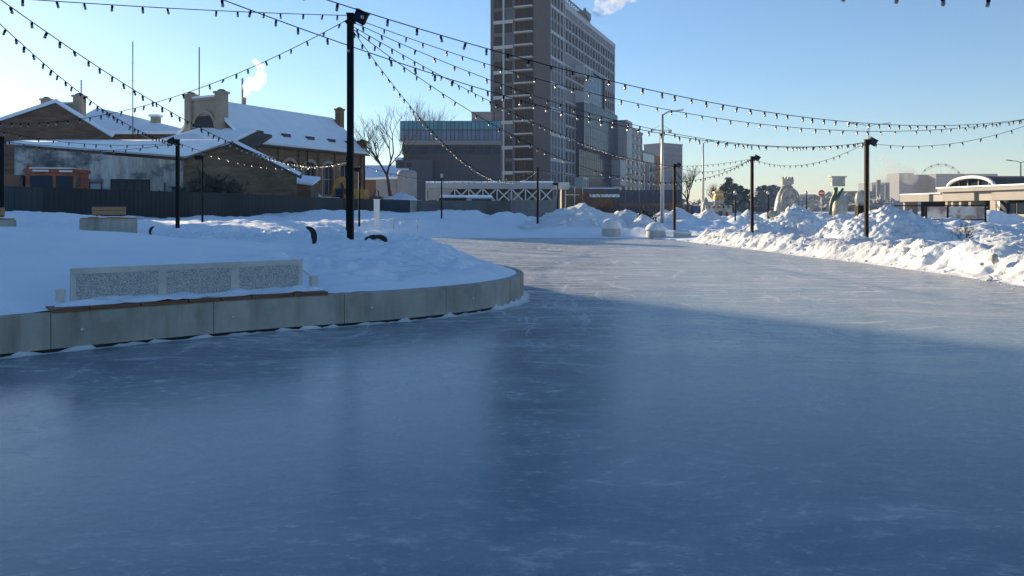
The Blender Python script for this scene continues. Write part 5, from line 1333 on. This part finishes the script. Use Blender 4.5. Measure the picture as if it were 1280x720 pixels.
P_ = [(uc-hr_*math.cos(math.pi*i/N), zb0+(zt0-zb0)*math.sin(math.pi*i/N)) for i in range(N+1)]
for i in range(N):
    (x0, z0), (x1, z1) = P_[i], P_[i+1]
    b.add([(x0,.0,z0),(x1,.0,z1),(x1,9,z1),(x0,9,z0),(x0,.0,z0+.28),(x1,.0,z1+.28),(x1,9,z1+.28),(x0,9,z0+.28)], [(3,2,1,0),(4,5,6,7),(0,1,5,4),(2,3,7,6)])
ar = b.build('arched_roof', 'roof_dark', pv)
b = MB(); b.tube([(x, -.05, z+.18) for x, z in P_], .17, 6); b.build('rim', 'white_paint', ar)
b = MB(); b.add([(x, .6, z) for x, z in P_] , [tuple(range(N+1))]); gl_ = b.build('arched_window', 'glass_dark', pv)
b = MB()
for i in range(2, N-1, 3): b.bar((P_[i][0], .5, zb0), (P_[i][0], .5, P_[i][1]), .1)
b.build('mullions', 'panel_grey', gl_)

# poster boards in front of the pavilion
t = thing('poster_frames', 'black framed row of glazed poster boards in front of the pavilion', 'display board', (xat(1135, 62), 62, zat(279, 62)), R(-18)); LX = 5.6
for k, (a, c) in enumerate(((1.35, 2.7), (2.85, 5.3))):
    b = MB(); b.box(a, c, -.03, .03, .35, 1.30); b.build('poster', 'poster_board', t)
b = MB()
for u in (1.27, 2.78, 5.36): b.box(u-.06, u+.06, -.06, .06, -.4, 1.42)
b.box(-1.0, 5.42, -.05, .05, 1.33, 1.42); b.box(1.33, 5.3, -.05, .05, .24, .34); b.build('frame', 'black_metal', t)
t = thing('yellowish_booth', 'small booth with a pale yellow front at the end of the poster boards', 'booth', (xat(1223, 63), 63, zat(281, 63)), R(-18))
b = MB(); b.box(-.5, .55, 0, .8, -.3, 1.35); b.build('body', 'beige', t); b = MB(); b.box(-.6, .65, -.1, .9, 1.352, 1.45); b.build('roof', 'beige_grey', t); b = MB(); b.box(-.05, .0, -.03, -.003, -.2, 1.3); b.build('frame', 'panel_black', t)
t = thing('blue_container', 'blue container by the foot of the farther street lamp', 'container', (xat(866, 100), 100, .3))
b = MB(); b.box(0, 1.9, 0, 1.2, 0, 1.7)
for k in range(8): b.box(.1+k*.22, .2+k*.22, -.03, -.003, .1, 1.6)
b.build('body', 'blue_paint', t); b = MB(); b.box(-.03, 1.93, -.05, 1.23, 1.703, 1.78); b.build('lid', 'dark_paint', t)

# ================================================================== FAR HAZY THINGS
block(1124, 1142, 900, 900, 217, 'far hazy apartment slab at the left end of the long row', 'far_block', 7, 12, 'glass_blue', D=30)
block(1142, 1170, 930, 930, 219, 'far hazy apartment slab under the left of the ferris wheel', 'far_block', 10, 12, 'glass_blue', D=30)
block(1170, 1208, 910, 910, 218, 'far hazy apartment slab behind the arched roof', 'far_block', 10, 12, 'glass_blue', D=30)
block(1208, 1247, 905, 905, 218, 'far hazy apartment slab at the right end of the long row', 'far_block', 10, 12, 'glass_blue', D=30)
block(1249, 1266, 980, 980, 226, 'small far hazy block right of the long row', 'far_block', 5, 8, 'glass_blue', D=30)
block(1090, 1112, 760, 760, 229, 'far hazy works building behind the steam', 'far_block', 6, 7, 'glass_blue', D=30)
block(1000, 1020, 640, 640, 244, 'low far hazy building right of the carved ice figure', 'far_block_pale', 6, 3, 'glass_dark', D=20)
block(1048, 1096, 620, 620, 240, 'long low far hazy building behind the green figure', 'far_block', 12, 3, 'glass_dark', D=20)
t = thing('ferris_wheel', 'hazy ferris wheel rising above the far apartment slabs', 'ferris wheel', (xat(1176, 1150), 1150, 0)); zc = zat(235, 1150); Rw = 35.0
b = MB(); N = 48
b.tube([(Rw*math.cos(2*math.pi*i/N), 0, zc+Rw*math.sin(2*math.pi*i/N)) for i in range(N+1)], .45, 5); b.tube([(Rw*.93*math.cos(2*math.pi*i/N), 0, zc+Rw*.93*math.sin(2*math.pi*i/N)) for i in range(N+1)], .28, 5); b.build('rim', 'far_block_pale', t)
b = MB()
for i in range(12): b.bar((0, 0, zc), (Rw*math.cos(math.pi*i/6), 0, zc+Rw*math.sin(math.pi*i/6)), .3)
b.build('spokes', 'far_block_pale', t)
b = MB(); b.bar((-14, 0, 0), (0, 0, zc), 1.2); b.bar((14, 0, 0), (0, 0, zc), 1.2); b.build('support', 'far_block', t)
cab = MB(); cab.lathe([(.8, -3.2), (1.5, -2.6), (1.5, -1.2), (.6, -.2)], 8); cm = cab.mesh('cabin', 'far_block')
for i in range(20): a = 2*math.pi*i/20+.1; inst('cabin', cm, t, (Rw*math.cos(a), 0, zc+Rw*math.sin(a)+1.4))
def chimney(px, d, yt, r, lab):
    z = zat(yt, d); t = thing('factory_chimney', lab, 'chimney', (xat(px, d), d, 0), 0, 'far factory chimneys')
    b = MB(); b.lathe([(r, 0), (r*.7, z)], 12); b.build('stack', 'far_block', t); b = MB(); b.lathe([(r*.78, z-r), (r*.8, z), (r*.6, z+.1)], 12); b.build('rim', 'panel_grey', t)
chimney(305, 330, 122, 1.2, 'slim smoking factory chimney behind the roof ridge of the arched hall')
chimney(303, 420, 98, .7, 'thin hazy factory chimney left of the smoking one')
chimney(1098, 600, 225, 2.0, 'far factory chimney under the steam left of the apartment slabs')
chimney(1108, 640, 232, 1.6, 'shorter far chimney right of the steaming one')

SAZ, SEL = -39.0, 13.2
# off-view office building whose long shadow covers the near ice
ob = thing('shade_building', 'tall brown apartment tower outside the view to the left that shades the near ice', 'apartment tower', (.25+math.sin(R(SAZ))*150, 16.6+math.cos(R(SAZ))*150, 0), R(SAZ*-1))
HB = 62.0
hs = [(-43+i*3.6+.9, -43+i*3.6+2.7, 2+j*3.1, 3.7+j*3.1) for i in range(11) for j in range(18)]
b = MB(); facade(b, (-43, 0), 0, 43, 0, HB, [(a+43, c+43, q, r) for a, c, q, r in hs], .25)
b.add([(0,0,0),(0,16,0),(0,16,HB),(0,0,HB)], [(0,1,2,3)]); b.add([(0,16,0),(-43,16,0),(-43,16,HB),(0,16,HB)], [(0,1,2,3)]); b.add([(-43,16,0),(-43,0,0),(-43,0,HB),(-43,16,HB)], [(0,1,2,3)]); b.add([(-43,0,HB),(0,0,HB),(0,16,HB),(-43,16,HB)], [(0,1,2,3)])
b.build('wall', 'brick_tan', ob)
b = MB(); b.box(-43.3, .0, -.3, 16.3, HB+.003, HB+.5); b.build('roof', 'snow_roof', ob)
rest_windows(ob, [((-43, 0), 0, [(a+43, c+43, q, r) for a, c, q, r in hs], .25)], 'glass_dark')

# ================================================================== SMOKE
def plume(lab, pts, rad, dens, seed, name='smoke_plume', scale=.35):
    b = MB(); r_ = random.Random(seed); pts = [Vector(p) for p in pts]
    for i in range(len(pts)-1):
        for k in range(3):
            f = k/3; c = pts[i].lerp(pts[i+1], f); r = rad[i]+(rad[i+1]-rad[i])*f
            b.ball(tuple(c + Vector((r_.gauss(0, .18), r_.gauss(0, .18), r_.gauss(0, .18)))*r), r*r_.uniform(.8, 1.15), 10)
    c0 = sum(pts, Vector())/len(pts); b.v = [tuple(Vector(v)-c0) for v in b.v]
    m = bpy.data.materials.new('smoke'); m.use_nodes = True; nt = m.node_tree; nt.nodes.remove(nt.nodes['Principled BSDF'])
    pv_ = nt.nodes.new('ShaderNodeVolumePrincipled'); tc = nt.nodes.new('ShaderNodeTexCoord'); nz = nt.nodes.new('ShaderNodeTexNoise'); rp = nt.nodes.new('ShaderNodeMapRange')
    nz.inputs['Scale'].default_value = scale; nz.inputs['Detail'].default_value = 4; nt.links.new(tc.outputs['Object'], nz.inputs['Vector'])
    nt.links.new(nz.outputs['Fac'], rp.inputs['Value']); rp.inputs['From Min'].default_value = .44; rp.inputs['From Max'].default_value = .72; rp.inputs['To Min'].default_value = 0; rp.inputs['To Max'].default_value = dens
    nt.links.new(rp.outputs[0], pv_.inputs['Density']); pv_.inputs['Color'].default_value = (.98, .97, .96, 1); pv_.inputs['Anisotropy'].default_value = .55
    nt.links.new(pv_.outputs[0], nt.nodes['Material Output'].inputs['Volume'])
    MATS['smoke'+lab] = m
    o = b.build(name, 'smoke'+lab, None, lab, 'smoke', None, None, loc=tuple(c0))
    md = o.modifiers.new('Remesh', 'REMESH'); md.mode = 'VOXEL'; md.voxel_size = max(.25, min(rad)*.35); return o
pt = lambda px, py, d: at(px, py, d)
plume('white puff of steam rising from the tower roof', [pt(742, 26, 225), pt(747, 17, 225), pt(754, 10, 225), pt(764, 2, 225), pt(778, -10, 226), pt(795, -22, 226)], [.8, 1.6, 2.1, 2.6, 3.2, 3.6], .28, 2, scale=.5)
plume('warm white smoke curling up from the slim factory chimney', [pt(306, 121, 330), pt(309, 110, 330), pt(314, 104, 330), pt(325, 100, 330), pt(328, 92, 330), pt(324, 83, 330), pt(318, 73, 330)], [1.0, 2.0, 2.6, 2.8, 2.0, 1.6, 1.3], .34, 3, scale=.45)
plume('thin grey vertical smoke above the thin hazy chimney', [pt(303.5, 99, 420), pt(304, 90, 420), pt(304, 76, 420)], [.7, .9, .7], .06, 4)
plume('bank of warm steam drifting behind the pole by the biggest heap', [pt(1091, 228, 600), pt(1098, 221, 600), pt(1105, 214, 602), pt(1116, 212, 604), pt(1128, 216, 606), pt(1142, 224, 610)], [4, 6.5, 8, 8, 7, 6], .10, 5, scale=.07)

# ================================================================== HAZE, SKY, SUN, CAMERA
HZ = .00023
b = MB(); b.box(-900, 900, -120, 2450, -2.2, 95)
hm = bpy.data.materials.new('haze'); hm.use_nodes = True; nt = hm.node_tree; nt.nodes.remove(nt.nodes['Principled BSDF'])
v = nt.nodes.new('ShaderNodeVolumePrincipled'); v.inputs['Color'].default_value = (.86, .93, 1.0, 1); v.inputs['Density'].default_value = HZ; v.inputs['Anisotropy'].default_value = 0
nt.links.new(v.outputs[0], nt.nodes['Material Output'].inputs['Volume']); MATS['haze'] = hm
HAZE = True
if HAZE: o = b.build('haze', 'haze'); tag(o, 'thin cold haze in the winter air', 'haze', kind='stuff')

w = bpy.data.worlds.new('World'); sc.world = w; w.use_nodes = True; wn = w.node_tree
sk_ = wn.nodes.new('ShaderNodeTexSky'); sk_.sky_type = 'NISHITA'; sk_.sun_disc = False
sk_.sun_elevation = R(SEL); sk_.sun_rotation = R(SAZ); sk_.altitude = 200; sk_.air_density = 1.0; sk_.dust_density = .12; sk_.ozone_density = 4.0
bg = wn.nodes['Background']; wn.links.new(sk_.outputs[0], bg.inputs[0]); bg.inputs[1].default_value = .084
ld = bpy.data.lights.new('sun', 'SUN'); ld.energy = 5.0; ld.angle = R(.35); ld.color = (1.0, .76, .48)
lo = bpy.data.objects.new('sun', ld); COL.objects.link(lo)
sd = Vector((math.sin(R(SAZ))*math.cos(R(SEL)), math.cos(R(SAZ))*math.cos(R(SEL)), math.sin(R(SEL))))
lo.rotation_euler = (-sd).to_track_quat('-Z', 'Y').to_euler(); lo.location = sd*50

cam = bpy.data.cameras.new('camera'); co = bpy.data.objects.new('camera', cam); COL.objects.link(co); sc.camera = co
co.location = (0, 0, CH); co.rotation_euler = (R(90), 0, 0); cam.sensor_width = 36; cam.lens = F/1280*36; cam.shift_y = -(360-YH)/1280
cam.clip_start = .05; cam.clip_end = 6000
vs = sc.view_settings; vs.view_transform = 'Standard'; vs.look = 'None'; vs.gamma = 1; vs.use_curve_mapping = False; vs.exposure = 1.13
sc.render.engine = 'CYCLES'; sc.cycles.use_denoising = True; sc.cycles.max_bounces = 6; sc.cycles.volume_bounces = 0
sc.cycles.sample_clamp_indirect = 6; sc.cycles.caustics_reflective = False; sc.cycles.caustics_refractive = False; sc.cycles.volume_step_rate = 1.0
